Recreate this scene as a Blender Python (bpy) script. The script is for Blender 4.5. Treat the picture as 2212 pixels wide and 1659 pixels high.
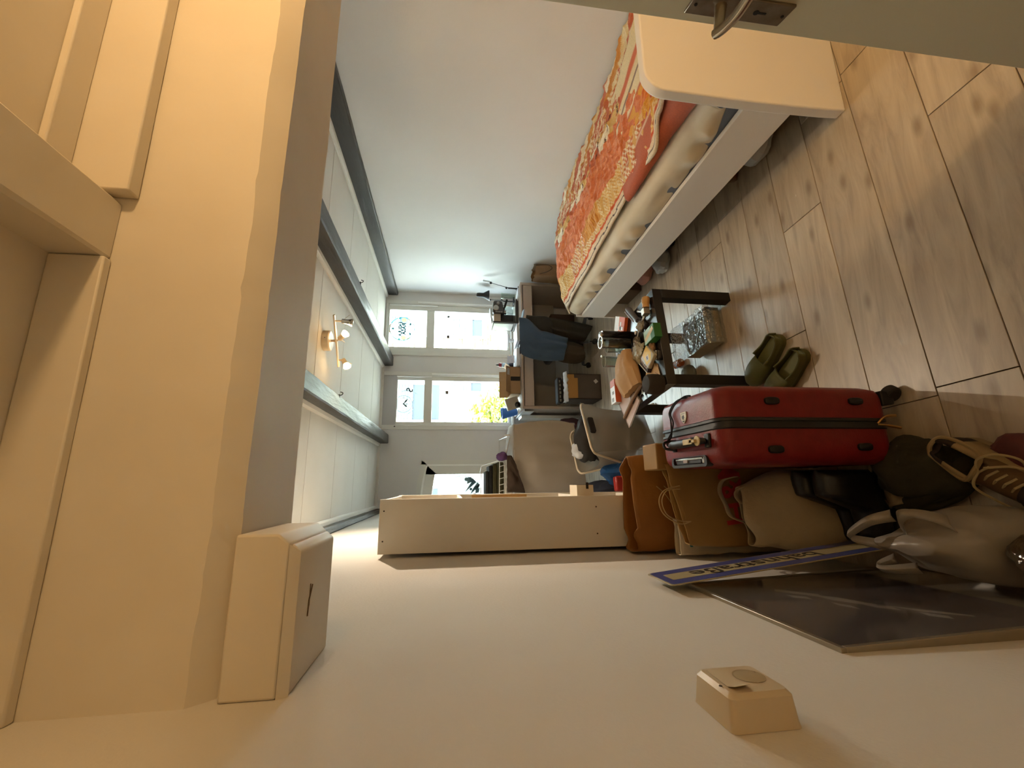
import bpy, math, random
from mathutils import Matrix, Vector, noise
R = math.radians
C = bpy.context.scene.collection
for _o in list(bpy.data.objects): bpy.data.objects.remove(_o)
rnd = random.Random(7)

# ---------------------------------------------------------------- camera, world, sun, exposure
sc = bpy.context.scene
cd = bpy.data.cameras.new('camera'); cam = bpy.data.objects.new('camera', cd); C.objects.link(cam)
cd.sensor_fit = 'HORIZONTAL'; cd.sensor_width = 36.0; cd.lens = 15.249; cd.clip_start = 0.02; cd.clip_end = 200
RR = [[0.974654, -0.01808, -0.222987], [-0.01305, 0.990437, -0.137349], [0.223337, 0.136778, 0.965097]]          # rows: right, down, forward of the upright picture over (X, down, depth)
rgt, dwn, fwd = [Vector((r[0], r[2], -r[1])) for r in RR]
cm = Matrix.Identity(4)
for i in range(3):
    cm[i][0] = dwn[i]; cm[i][1] = rgt[i]; cm[i][2] = -fwd[i]
cm.translation = (0, 0, 1.5)
cam.matrix_world = cm; sc.camera = cam

w = bpy.data.worlds.new('sky'); sc.world = w; w.use_nodes = True
bg = w.node_tree.nodes['Background']; bg.inputs[0].default_value = (0.72, 0.86, 1.0, 1); bg.inputs[1].default_value = 7.7
sl = bpy.data.lights.new('sun', 'SUN'); sl.energy = 13; sl.angle = R(0.6); sl.color = (1.0, 0.97, 0.93)
so = bpy.data.objects.new('sun', sl); C.objects.link(so)
so.rotation_euler = Vector((0.35, 0.62, -0.72)).to_track_quat('-Z', 'Y').to_euler()
def light(name, kind, loc, energy, color, **kw):
    l = bpy.data.lights.new(name, kind); l.energy = energy; l.color = color
    for k, v in kw.items(): setattr(l, k, v)
    o = bpy.data.objects.new(name, l); C.objects.link(o); o.location = loc
    return o
light('hall_lamp_light', 'POINT', (1.36, -0.14, 1.87), 9.2, (1.0, 0.62, 0.27), shadow_soft_size=0.07)
for nm, (x0, x1, z0, z1) in dict(a=(1.62, 2.24, .76, 2.31), b=(.7, 1.3, .76, 2.2), c=(-.29, .2, .95, 1.8)).items():
    p = light('window_portal_' + nm, 'AREA', ((x0+x1)/2, 5.50, (z0+z1)/2), 1, (1, 1, 1), shape='RECTANGLE', size=x1-x0, size_y=z1-z0)
    p.rotation_euler = (R(-90), 0, 0); p.data.cycles.is_portal = True
vs = sc.view_settings
sc.display_settings.display_device = 'sRGB'
vs.view_transform = 'Standard'; vs.look = 'None'; vs.exposure = 2.0; vs.gamma = 1.0; vs.use_curve_mapping = False
cy = sc.cycles
cy.use_denoising = True; cy.max_bounces = 9; cy.diffuse_bounces = 6; cy.glossy_bounces = 4; cy.transmission_bounces = 8
cy.transparent_max_bounces = 16; cy.caustics_reflective = False; cy.caustics_refractive = False; cy.sample_clamp_indirect = 6

# ---------------------------------------------------------------- helpers
def lin(c):
    if isinstance(c, str): c = [int(c[i:i+2], 16) for i in (0, 2, 4)]
    return tuple(((v/255)/12.92 if v/255 <= .04045 else (((v/255)+.055)/1.055)**2.4) for v in c[:3]) + (1,)
MATS = {}
def mat(name, col, rough=.6, metal=0, var=None, bump=None, spec=.5, sheen=0, trans=0, emis=None, ior=1.45, aniso=(1, 1, 1), coat=0, alpha=1, sss=0):
    """var=(second colour, noise scale, contrast); bump=(noise scale, strength); aniso stretches the noise."""
    if name in MATS: return MATS[name]
    m = bpy.data.materials.new(name); m.use_nodes = True; nt = m.node_tree; b = nt.nodes['Principled BSDF']
    b.inputs['Base Color'].default_value = lin(col); b.inputs['Roughness'].default_value = rough; b.inputs['Metallic'].default_value = metal
    b.inputs['Specular IOR Level'].default_value = spec; b.inputs['Sheen Weight'].default_value = sheen
    b.inputs['Transmission Weight'].default_value = trans; b.inputs['IOR'].default_value = ior; b.inputs['Coat Weight'].default_value = coat
    b.inputs['Alpha'].default_value = alpha
    if emis: b.inputs['Emission Color'].default_value = lin(emis[0]); b.inputs['Emission Strength'].default_value = emis[1]
    if var or bump:
        tc = nt.nodes.new('ShaderNodeTexCoord'); mp = nt.nodes.new('ShaderNodeMapping'); mp.inputs['Scale'].default_value = aniso
        nt.links.new(tc.outputs['Object'], mp.inputs[0])
    if var:
        n = nt.nodes.new('ShaderNodeTexNoise'); n.inputs['Scale'].default_value = var[1]; n.inputs['Detail'].default_value = 4
        nt.links.new(mp.outputs[0], n.inputs['Vector'])
        r = nt.nodes.new('ShaderNodeValToRGB'); h = .5*(1-var[2]); r.color_ramp.elements[0].position = max(0, h*.9+.02); r.color_ramp.elements[1].position = min(1, 1-h*.9)
        r.color_ramp.elements[0].color = lin(col); r.color_ramp.elements[1].color = lin(var[0])
        nt.links.new(n.outputs[0], r.inputs[0]); nt.links.new(r.outputs[0], b.inputs['Base Color'])
    if bump:
        n2 = nt.nodes.new('ShaderNodeTexNoise'); n2.inputs['Scale'].default_value = bump[0]; n2.inputs['Detail'].default_value = 3
        nt.links.new(mp.outputs[0], n2.inputs['Vector'])
        bp = nt.nodes.new('ShaderNodeBump'); bp.inputs['Strength'].default_value = bump[1]; bp.inputs['Distance'].default_value = .01
        nt.links.new(n2.outputs[0], bp.inputs['Height']); nt.links.new(bp.outputs[0], b.inputs['Normal'])
    MATS[name] = m
    return m
def glassy(name, tint='ffffff', fac=.10, rough=.03, diff=0, dcol='ffffff', crinkle=None):
    """thin clear sheet: transparent with some gloss, and optionally a share of milky diffuse"""
    if name in MATS: return MATS[name]
    m = bpy.data.materials.new(name); m.use_nodes = True; nt = m.node_tree
    for n in list(nt.nodes): nt.nodes.remove(n)
    out = nt.nodes.new('ShaderNodeOutputMaterial'); tr = nt.nodes.new('ShaderNodeBsdfTransparent'); tr.inputs[0].default_value = lin(tint)
    gl = nt.nodes.new('ShaderNodeBsdfGlossy'); gl.inputs['Roughness'].default_value = rough
    lw = nt.nodes.new('ShaderNodeLayerWeight'); lw.inputs[0].default_value = .25
    mt = nt.nodes.new('ShaderNodeMath'); mt.operation = 'MULTIPLY_ADD'; mt.inputs[1].default_value = .55; mt.inputs[2].default_value = fac
    nt.links.new(lw.outputs['Fresnel'], mt.inputs[0])
    mx = nt.nodes.new('ShaderNodeMixShader'); nt.links.new(mt.outputs[0], mx.inputs[0]); nt.links.new(gl.outputs[0], mx.inputs[2])
    base = tr.outputs[0]
    if diff:
        df = nt.nodes.new('ShaderNodeBsdfDiffuse'); df.inputs[0].default_value = lin(dcol)
        tl = nt.nodes.new('ShaderNodeBsdfTranslucent'); tl.inputs[0].default_value = lin(dcol)
        a = nt.nodes.new('ShaderNodeMixShader'); a.inputs[0].default_value = .45; nt.links.new(df.outputs[0], a.inputs[1]); nt.links.new(tl.outputs[0], a.inputs[2])
        m2 = nt.nodes.new('ShaderNodeMixShader'); m2.inputs[0].default_value = diff; nt.links.new(tr.outputs[0], m2.inputs[1]); nt.links.new(a.outputs[0], m2.inputs[2]); base = m2.outputs[0]
    if crinkle:
        tc = nt.nodes.new('ShaderNodeTexCoord'); n2 = nt.nodes.new('ShaderNodeTexNoise'); n2.inputs['Scale'].default_value = crinkle[0]
        nt.links.new(tc.outputs['Object'], n2.inputs['Vector']); bp = nt.nodes.new('ShaderNodeBump'); bp.inputs['Strength'].default_value = crinkle[1]; bp.inputs['Distance'].default_value = .02
        nt.links.new(n2.outputs[0], bp.inputs['Height']); nt.links.new(bp.outputs[0], gl.inputs['Normal'])
    nt.links.new(base, mx.inputs[1]); nt.links.new(mx.outputs[0], out.inputs[0])
    MATS[name] = m
    return m

def vinyl(name, col, back=.5):
    """window sticker: opaque film that also lets the daylight behind it glow through"""
    m = bpy.data.materials.new(name); m.use_nodes = True; nt = m.node_tree
    for n in list(nt.nodes): nt.nodes.remove(n)
    out = nt.nodes.new('ShaderNodeOutputMaterial'); d = nt.nodes.new('ShaderNodeBsdfDiffuse'); t = nt.nodes.new('ShaderNodeBsdfTranslucent'); a = nt.nodes.new('ShaderNodeAddShader')
    c = lin(col); d.inputs[0].default_value = tuple(v*.25 for v in c[:3])+(1,); t.inputs[0].default_value = tuple(v*back for v in c[:3])+(1,)
    nt.links.new(d.outputs[0], a.inputs[0]); nt.links.new(t.outputs[0], a.inputs[1]); nt.links.new(a.outputs[0], out.inputs[0]); return m

class MB:
    def __init__(s, xf=None): s.v = []; s.f = []; s.mi = []; s.xf = xf or Matrix.Identity(4); s.k = 0
    def add(s, vs, fs):
        o = len(s.v); s.v += [tuple(s.xf @ Vector(p)) for p in vs]
        for f in fs: s.f.append([i+o for i in f]); s.mi.append(s.k)
        return s
    def box(s, x0, x1, y0, y1, z0, z1):
        return s.add([(x0,y0,z0),(x1,y0,z0),(x1,y1,z0),(x0,y1,z0),(x0,y0,z1),(x1,y0,z1),(x1,y1,z1),(x0,y1,z1)],
                     [(3,2,1,0),(4,5,6,7),(0,1,5,4),(1,2,6,5),(2,3,7,6),(3,0,4,7)])
    def prism(s, poly, d0, d1, ax='z'):
        n = len(poly)
        def P(a, b, d): return {'z': (a, b, d), 'y': (a, d, b), 'x': (d, a, b)}[ax]
        vs = [P(a, b, d0) for a, b in poly] + [P(a, b, d1) for a, b in poly]
        fs = [tuple(range(n))[::-1], tuple(range(n, 2*n))] + [(i, (i+1) % n, n+(i+1) % n, n+i) for i in range(n)]
        return s.add(vs, fs)
    def loft(s, rings, cap0=True, cap1=True, closed=True):
        n = len(rings[0]); vs = [p for r in rings for p in r]; fs = []
        for a in range(len(rings)-1):
            for i in range(n if closed else n-1):
                j = (i+1) % n; fs.append((a*n+i, a*n+j, (a+1)*n+j, (a+1)*n+i))
        if cap0 and closed: fs.append(tuple(range(n))[::-1])
        if cap1 and closed: fs.append(tuple(range((len(rings)-1)*n, len(rings)*n)))
        return s.add(vs, fs)
    def lathe(s, prof, c=(0,0,0), n=20, cap0=True, cap1=True):
        return s.loft([[(c[0]+r*math.cos(2*math.pi*i/n), c[1]+r*math.sin(2*math.pi*i/n), c[2]+z) for i in range(n)] for r, z in prof], cap0, cap1)
    def tube(s, pts, r, n=8, closed=False):
        pts = [Vector(p) for p in pts]; rs = r if isinstance(r, (list, tuple)) else [r]*len(pts); rings = []; up = None
        for i, p in enumerate(pts):
            if closed: t = pts[(i+1) % len(pts)] - pts[i-1]
            else: t = pts[min(i+1, len(pts)-1)] - pts[max(i-1, 0)]
            t = t.normalized() if t.length > 1e-9 else Vector((0,0,1))
            if up is None: up = Vector((0,0,1)) if abs(t.z) < .9 else Vector((1,0,0))
            a = (up - t*up.dot(t)).normalized(); up = a; b = t.cross(a)
            rings.append([tuple(p + (a*math.cos(2*math.pi*k/n) + b*math.sin(2*math.pi*k/n))*rs[i]) for k in range(n)])
        if closed: rings.append(rings[0])
        return s.loft(rings, not closed, not closed)
    def grid(s, nu, nv, fn):
        vs = [fn(i/nu, j/nv) for j in range(nv+1) for i in range(nu+1)]
        fs = [(j*(nu+1)+i, j*(nu+1)+i+1, (j+1)*(nu+1)+i+1, (j+1)*(nu+1)+i) for j in range(nv) for i in range(nu)]
        return s.add(vs, fs)
    def ball(s, c, r, n=16, m=10, sq=(1,1,1)):
        return s.loft([[(c[0]+sq[0]*r*math.sin(math.pi*max(.001, min(.999, j/m)))*math.cos(2*math.pi*i/n), c[1]+sq[1]*r*math.sin(math.pi*max(.001, min(.999, j/m)))*math.sin(2*math.pi*i/n), c[2]-sq[2]*r*math.cos(math.pi*j/m)) for i in range(n)] for j in range(m+1)])
def rr(x0, x1, y0, y1, r, n=5):
    """rounded rectangle outline"""
    out = []
    for cx, cy, a0 in ((x1-r, y1-r, 0), (x0+r, y1-r, 90), (x0+r, y0+r, 180), (x1-r, y0+r, 270)):
        for k in range(n+1):
            a = R(a0 + 90*k/n); out.append((cx+r*math.cos(a), cy+r*math.sin(a)))
    return out
def sup(cx, cy, ax, ay, p, n):
    """superellipse outline"""
    out = []
    for i in range(n):
        t = 2*math.pi*i/n; c, s_ = math.cos(t), math.sin(t)
        out.append((cx+ax*math.copysign(abs(c)**(2/p), c), cy+ay*math.copysign(abs(s_)**(2/p), s_)))
    return out
def spl(pts, n=8):
    """smooth path through points"""
    P = [Vector(p) for p in pts]; out = []
    for i in range(len(P)-1):
        a, b, c, d = P[max(i-1, 0)], P[i], P[i+1], P[min(i+2, len(P)-1)]
        for k in range(n):
            t = k/n; out.append(.5*((2*b)+(c-a)*t+(2*a-5*b+4*c-d)*t*t+(3*b-a-3*c+d)*t**3))
    return out + [P[-1]]
def nz(p, s=1.0, o=0.0): return noise.noise(Vector((p[0]*s+o, p[1]*s+o*1.7, p[2]*s-o)))
def crease(p, s, o=0): return 1-abs(nz(p, s, o))*2.2
WM = {}
def thing(name, label, cat, loc=(0,0,0), rz=0, group=None, kind=None):
    o = bpy.data.objects.new(name, None); C.objects.link(o); o.location = loc; o.rotation_euler = (0, 0, rz); o.empty_display_size = .05
    o['label'] = label; o['category'] = cat
    if group: o['group'] = group
    if kind: o['kind'] = kind
    WM[o] = Matrix.Translation(loc) @ Matrix.Rotation(rz, 4, 'Z')
    return o
def obj(name, m, mt, parent=None, smooth=False, bevel=0, seg=2, sub=0, solid=0, ang=35, label=None, kind=None, local=False):
    me = bpy.data.meshes.new(name); me.from_pydata(m.v, [], m.f)
    mts = mt if isinstance(mt, (list, tuple)) else [mt]
    for q in mts: me.materials.append(q)
    if len(mts) > 1: me.polygons.foreach_set('material_index', m.mi)
    me.validate(); me.update()
    if smooth or sub:
        me.polygons.foreach_set('use_smooth', [True]*len(me.polygons))
        if not sub: me.set_sharp_from_angle(angle=R(ang))
    o = bpy.data.objects.new(name, me); C.objects.link(o)
    if solid: q = o.modifiers.new('solid', 'SOLIDIFY'); q.thickness = solid; q.offset = 0
    if bevel:
        q = o.modifiers.new('bevel', 'BEVEL'); q.width = bevel; q.segments = seg; q.limit_method = 'ANGLE'; q.angle_limit = R(40); q.harden_normals = False
        me.polygons.foreach_set('use_smooth', [True]*len(me.polygons)); me.set_sharp_from_angle(angle=R(60))
    if sub: q = o.modifiers.new('sub', 'SUBSURF'); q.levels = sub; q.render_levels = sub
    if parent:
        o.parent = parent
        WM[o] = WM.get(parent, Matrix.Identity(4)) if local else Matrix.Identity(4)
        if not local: o.matrix_parent_inverse = WM.get(parent, Matrix.Identity(4)).inverted()
    else: WM[o] = Matrix.Identity(4)
    if label: o['label'] = label
    if kind: o['kind'] = kind
    return o
def tag(o, label, cat, group=None):
    o['label'] = label; o['category'] = cat
    if group: o['group'] = group
    return o
def struct(name, m, mt, parent=None, **kw):
    o = obj(name, m, mt, parent, **kw)
    if not parent: o['kind'] = 'structure'
    return o
def text(name, body, size, mtx, mt, parent=None, ext=.0004, align='CENTER', bold=0, sx=1):
    cu = bpy.data.curves.new(name, 'FONT'); cu.body = body; cu.size = size; cu.extrude = ext; cu.align_x = align; cu.align_y = 'CENTER'; cu.offset = bold; cu.resolution_u = 3
    to = bpy.data.objects.new(name, cu); me = bpy.data.meshes.new_from_object(to); bpy.data.objects.remove(to); bpy.data.curves.remove(cu)
    me.transform(mtx @ Matrix.Diagonal((sx, 1, 1, 1))); me.materials.append(mt); me.name = name
    o = bpy.data.objects.new(name, me); C.objects.link(o)
    if parent: o.parent = parent; o.matrix_parent_inverse = WM.get(parent, Matrix.Identity(4)).inverted()
    return o
def frame3(o, x, y):
    """matrix whose local x,y axes lie along x,y"""
    x = Vector(x).normalized(); y = Vector(y); y = (y - x*y.dot(x)).normalized(); z = x.cross(y); m = Matrix.Identity(4)
    for i in range(3): m[i][0] = x[i]; m[i][1] = y[i]; m[i][2] = z[i]; m[i][3] = o[i]
    return m
def rotz(x, y, z, a): return Matrix.Translation((x, y, z)) @ Matrix.Rotation(R(a), 4, 'Z')
# ---------------------------------------------------------------- setting: shell
plaster = mat('wall_plaster', 'dad9d8', .85, var=('d2d0ce', 1.3, .5), bump=(180, .06))
plaster_l = mat('left_wall_plaster', 'd0ccc5', .85, var=('c6c1b8', 1.1, .5), bump=(140, .08))
old_paint = mat('old_white_paint', 'd8d1c3', .55, var=('ccc3b2', 3, .6), bump=(9, .35))
white_paint = mat('white_paint', 'd9d8d2', .45, bump=(30, .03))
ceil_white = mat('ceiling_white', 'd9d6cf', .7, var=('d0ccc3', 2, .4))
beam_wood = mat('black_beam_wood', '2b2825', .42, var=('4b4742', 5, .75), bump=(26, .5), aniso=(1, .18, 1))
XL, XR, YN, YF = -.31, 2.42, -.9, 5.32

def floor_mat():
    m = bpy.data.materials.new('pale_oak_laminate'); m.use_nodes = True; nt = m.node_tree; b = nt.nodes['Principled BSDF']; N = nt.nodes.new; L = nt.links.new
    tc = N('ShaderNodeTexCoord'); oi = N('ShaderNodeObjectInfo'); mp = N('ShaderNodeMapping'); mp.inputs['Rotation'].default_value = (0, 0, R(-3.4)); mp.inputs['Scale'].default_value = (1.0, 7.5, 1)
    L(tc.outputs['Object'], mp.inputs[0])
    cmb = N('ShaderNodeCombineXYZ'); mu = N('ShaderNodeMath'); mu.operation = 'MULTIPLY'; mu.inputs[1].default_value = 37; L(oi.outputs['Random'], mu.inputs[0]); L(mu.outputs[0], cmb.inputs[0]); L(mu.outputs[0], cmb.inputs[2])
    ad = N('ShaderNodeVectorMath'); L(mp.outputs[0], ad.inputs[0]); L(cmb.outputs[0], ad.inputs[1])
    g = N('ShaderNodeTexNoise'); g.inputs['Scale'].default_value = 2.6; g.inputs['Detail'].default_value = 7; g.inputs['Roughness'].default_value = .62; g.inputs['Distortion'].default_value = .9; L(ad.outputs[0], g.inputs['Vector'])
    r = N('ShaderNodeValToRGB'); e = r.color_ramp.elements; e[0].position = .3; e[0].color = lin('98897a'); e[1].position = .72; e[1].color = lin('c4b8a6'); q = e.new(.5); q.color = lin('b2a592'); L(g.outputs[0], r.inputs[0])
    # knots
    mp2 = N('ShaderNodeMapping'); mp2.inputs['Rotation'].default_value = (0, 0, R(-3.4)); mp2.inputs['Scale'].default_value = (2.1, 5.2, 1); L(tc.outputs['Object'], mp2.inputs[0])
    ad2 = N('ShaderNodeVectorMath'); L(mp2.outputs[0], ad2.inputs[0]); L(cmb.outputs[0], ad2.inputs[1])
    v = N('ShaderNodeTexVoronoi'); v.inputs['Scale'].default_value = 1.25; v.voronoi_dimensions = '2D'; L(ad2.outputs[0], v.inputs['Vector'])
    rk = N('ShaderNodeValToRGB'); rk.color_ramp.elements[0].position = .03; rk.color_ramp.elements[0].color = (1, 1, 1, 1); rk.color_ramp.elements[1].position = .13; rk.color_ramp.elements[1].color = (0, 0, 0, 1); L(v.outputs['Distance'], rk.inputs[0])
    kk = N('ShaderNodeMath'); kk.operation = 'MULTIPLY'; kk.inputs[1].default_value = .55; L(rk.outputs[0], kk.inputs[0])
    mx = N('ShaderNodeMixRGB'); mx.inputs[2].default_value = lin('6d573e'); L(kk.outputs[0], mx.inputs[0]); L(r.outputs[0], mx.inputs[1])
    hv = N('ShaderNodeHueSaturation'); rv = N('ShaderNodeMapRange'); rv.inputs[3].default_value = .93; rv.inputs[4].default_value = 1.07; L(oi.outputs['Random'], rv.inputs[0]); L(rv.outputs[0], hv.inputs['Value']); L(mx.outputs[0], hv.inputs['Color'])
    L(hv.outputs[0], b.inputs['Base Color']); b.inputs['Roughness'].default_value = .36; b.inputs['Specular IOR Level'].default_value = 1.0
    bp = N('ShaderNodeBump'); bp.inputs['Strength'].default_value = .08; bp.inputs['Distance'].default_value = .004; L(g.outputs[0], bp.inputs['Height']); L(bp.outputs[0], b.inputs['Normal'])
    return m
plank_m = floor_mat()
m = MB(); m.box(XL-.2, XR+.2, YN-.2, YF+.2, -.12, -.006)
floor = struct('floor', m, mat('sub_floor', '4a3a2a', .9))
# planks run across the room, 3.4 degrees off the walls
ca, sa = math.cos(R(3.4)), math.sin(R(3.4))
def clip(poly):
    for ax, lim, sg in ((0, XL, 1), (0, XR, -1), (1, YN, 1), (1, YF, -1)):
        out = []
        for i, p in enumerate(poly):
            q = poly[(i+1) % len(poly)]; a, b = sg*(p[ax]-lim), sg*(q[ax]-lim)
            if a >= 0: out.append(p)
            if (a >= 0) != (b >= 0): t = a/(a-b); out.append((p[0]+(q[0]-p[0])*t, p[1]+(q[1]-p[1])*t))
        poly = out
        if not poly: return None
    return poly
P0 = (.673, 1.155); PW = .2105
for k in range(-11, 22):
    u = -1.6 - rnd.random()*1.2
    while u < 2.4:
        u1 = u + 1.285; g = .0015
        q = [(u+g, k*PW+g), (u1-g, k*PW+g), (u1-g, (k+1)*PW-g), (u+g, (k+1)*PW-g)]
        u = u1
        pl = clip([(P0[0]+a*ca-b*sa, P0[1]+a*sa+b*ca) for a, b in q])
        if not pl: continue
        m = MB(); m.prism(pl, -.006, 0); obj('plank', m, plank_m, floor, bevel=.0009, seg=1)

m = MB(); m.box(XL-.15, XL, YN-.15, YF+.15, -.12, 2.6); struct('wall_left', m, plaster_l)
m = MB(); m.box(XR, XR+.15, YN-.15, YF+.15, -.12, 2.6); struct('wall_right', m, plaster)
m = MB(); m.box(XL-.15, XR+.15, YN-.15, YN, -.12, 2.6); struct('wall_near', m, plaster)
# far wall with three window openings
m = MB(); y0, y1 = YF, YF+.16
m.box(XL, .65, y0, y1, 1.905, 2.6); m.box(.28, .65, y0, y1, 0, 1.905); m.box(XL, .28, y0, y1, 0, .93)
m.box(.65, 1.36, y0, y1, 0, .74); m.box(.65, 1.36, y0, y1, 2.355, 2.6); m.box(1.36, 1.575, y0, y1, 0, 2.6); m.box(1.575, 2.30, y0, y1, 0, .74); m.box(1.575, 2.30, y0, y1, 2.345, 2.6); m.box(2.30, XR, y0, y1, 0, 2.6)
m.prism([(XL, 1.905), (.28, 1.905), (.28, 1.835), (.16, 1.862), (0, 1.884), (-.16, 1.898), (XL, 1.905)][:6], y0, y1, 'y')
struct('wall_far', m, plaster)

# main ceiling: slab, boards between the beams, battens, beams
m = MB(); m.box(XL, XR, .9, YF, 2.365, 2.6); ceiling = struct('ceiling', m, ceil_white)
bays = [(-.265, .478), (.589, 1.43), (1.55, 2.385)]
ys = [1.047, 1.46, 2.11, 2.76, 3.41, 4.09, 4.74, YF]
for a, b in bays:
    for i in range(len(ys)-1):
        m = MB(); m.box(a, b, ys[i]+.0025, ys[i+1]-.0025, 2.352, 2.366); obj('panel', m, ceil_white, ceiling, bevel=.002, seg=1)
def beam(x0, x1, z0, z1, n, seed, lab):
    """old rough beam: uneven edges along its length"""
    m = MB(); rings = []; K = 60
    for i in range(K+1):
        y = 1.046 + (YF-.001-1.046)*i/K; d = lambda q: .006*nz((q, y*2.2, seed), 1.6)+.003*nz((q, y*9, seed))
        c = .008
        rings.append([(x0+d(1), y, z1), (x0+d(2)*.6, y, z0+c), (x0+c+d(3)*.5, y, z0+d(4)*.6), (x1-c+d(5)*.5, y, z0+d(6)*.6), (x1+d(7)*.6, y, z0+c), (x1+d(8), y, z1)])
    m.loft(rings)
    o = struct('trim_%d' % n, m, beam_wood, smooth=True, ang=30); return o
b1 = beam(-.309, -.262, 2.275, 2.366, 1, 3, '')
b2 = beam(.479, .588, 2.238, 2.366, 2, 11, '')
b3 = beam(1.432, 1.55, 2.226, 2.366, 3, 23, '')
b4 = beam(2.372, 2.419, 2.207, 2.366, 4, 31, '')
bk = mat('black_iron', '141312', .5)
for pr, (hx, hy, hz) in ((b3, (1.549, 3.27, 2.226)), (b2, (.583, 2.95, 2.238))):
    m = MB(); m.tube(spl([(hx, hy, hz+.012), (hx+.004, hy, hz-.014), (hx+.018, hy, hz-.02), (hx+.024, hy, hz-.004)], 4), .003, 6); m.box(hx-.012, hx+.006, hy-.006, hy+.006, hz-.004, hz+.02); obj('hook', m, bk, pr)
n = 5
for x, s in ((.479, -1), (.588, 1), (1.432, -1), (1.55, 1), (2.372, -1), (-.262, 1)):
    m = MB(); m.prism([(x, 2.3525), (x+s*.034, 2.3525), (x+s*.034, 2.342), (x+s*.022, 2.33), (x, 2.326)], 1.047, YF-.002, 'y'); struct('trim_%d' % n, m, ceil_white); n += 1
m = MB(); m.box(-.26, .478, 5.285, YF, 2.325, 2.352); m.box(.589, 1.43, 5.285, YF, 2.325, 2.352); struct('trim_11', m, ceil_white)

# header beam over the entrance (old, thickly painted, ragged lower edge), its bracket, the low front ceiling
m = MB(); rings = []; K = 150
for i in range(K+1):
    x = XL + (XR-XL)*i/K
    e = .5+.5*nz((x, 0, 0), 5, 2); f_ = nz((x, 0, 0), 17, 5)*.003+nz((x, 1, 0), 42, 3)*.002
    ch = .022+.016*e; cz = .026+.016*(.5+.5*nz((x, 3, 0), 3, 8))
    rings.append([(x, .771, 2.6), (x, .770+.002*nz((x, 1, 1), 6), 2.02), (x, .770, 1.838+cz+f_), (x, .776+ch*.35, 1.838+cz*.45+f_), (x, .772+ch, 1.838+f_*.4), (x, .9, 1.839), (x, 1.036, 1.839+.002*nz((x, 2, 2), 5)), (x, 1.045+.002*nz((x, 2, 7), 7), 1.848), (x, 1.046, 2.6)])
m.loft(rings); struct('trim_12', m, old_paint, smooth=True, ang=28)
m = MB(); b_ = [(XL, .775), (-.082, .775), (-.074, .783), (-.074, .988), (XL, .990)]
m.prism([(XL, 1.752), (-.09, 1.752), (-.074, 1.77), (-.074, 1.834), (XL, 1.834)], .775, .991, 'y'); m.prism([(XL, 1.737), (-.103, 1.737), (-.09, 1.752), (XL, 1.752)], .785, .991, 'y')
m.add([(XL, .775, 1.752), (-.09, .775, 1.752), (-.103, .785, 1.737), (XL, .785, 1.737)], [(3, 2, 1, 0)])
corb = struct('trim_13', m, old_paint, bevel=.004)
m = MB(); m.box(-.2, -.165, .85, .853, 1.7362, 1.7372); m.tube([(-.215, .846, 1.7368), (-.19, .848, 1.7365), (-.168, .862, 1.7368)], .0016, 6); obj('crack', m, mat('paint_crack', '6d5a44', .9), corb)
m = MB(); m.box(XL, XR, YN, .77, 2.17, 2.6); struct('ceiling_front', m, old_paint)
m = MB(); m.box(.505, XR, .742, .7695, 2.062, 2.17); struct('trim_14', m, old_paint, bevel=.003)
m = MB(); m.box(XL, .384, .752, .7695, 2.085, 2.17); struct('trim_15', m, old_paint, bevel=.003)
m = MB(); m.box(.505, XR, .690, .742, 2.156, 2.1705); struct('trim_16', m, old_paint, bevel=.003)
m = MB(); rings = []
for i in range(41):
    y = YN + (.769-YN)*i/40; d = lambda q: .003*nz((q, y*4, 5), 1.5)
    rings.append([(.385+d(1), y, 2.171), (.385+d(2), y, 2.094), (.39, y, 2.089+d(3)), (.490, y, 2.089+d(4)), (.496+d(5), y, 2.094), (.496+d(6), y, 2.171)])
m.loft(rings); struct('trim_17', m, old_paint, smooth=True, ang=28)

# ---------------------------------------------------------------- windows
glass = glassy('window_glass', 'f4fbfb', .03, .02)
teal = vinyl('sticker_teal', '3f9fa8', .16); gold = vinyl('sticker_gold', 'c9a04a', .16); pale_y = vinyl('sticker_pale_yellow', 'dcd893', .15); frost = vinyl('sticker_frost', 'dfe8e8', .15); grey_s = vinyl('sticker_grey', '6c7876', .16); red_s = vinyl('sticker_red', 'b0706c', .18)
def sash(m, outer, holes, y0, y1):
    """flat frame with rectangular holes stacked in z"""
    x0, x1, z0, z1 = outer; hx0, hx1 = holes[0][0], holes[0][1]
    m.box(x0, hx0, y0, y1, z0, z1); m.box(hx1, x1, y0, y1, z0, z1); zs = sorted(holes, key=lambda h: h[2]); z = z0
    for h in zs: m.box(hx0, hx1, y0, y1, z, h[2]); z = h[3]
    m.box(hx0, hx1, y0, y1, z, z1)
def ringpts(cx, cz, r, a0, a1, n, y): return [(cx+r*math.cos(R(a0+(a1-a0)*i/n)), y, cz+r*math.sin(R(a0+(a1-a0)*i/n))) for i in range(n+1)]
def band(m, cx, cz, r0, r1, a0, a1, y, n=24, taper=False):
    rg = []
    for i in range(n+1):
        a = R(a0+(a1-a0)*i/n); f = math.sin(math.pi*(.08+.84*i/n)) if taper else 1; h = (r1-r0)/2*f; rm = (r0+r1)/2
        rg += [(cx+(rm-h)*math.cos(a), y, cz+(rm-h)*math.sin(a)), (cx+(rm+h)*math.cos(a), y, cz+(rm+h)*math.sin(a))]
    m.add(rg, [(2*i, 2*i+1, 2*i+3, 2*i+2) for i in range(n)])
def disc(m, cx, cz, r, y, n=24, sx=1): m.add([(cx+sx*r*math.cos(2*math.pi*i/n), y, cz+r*math.sin(2*math.pi*i/n)) for i in range(n)], [tuple(range(n))])
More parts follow.
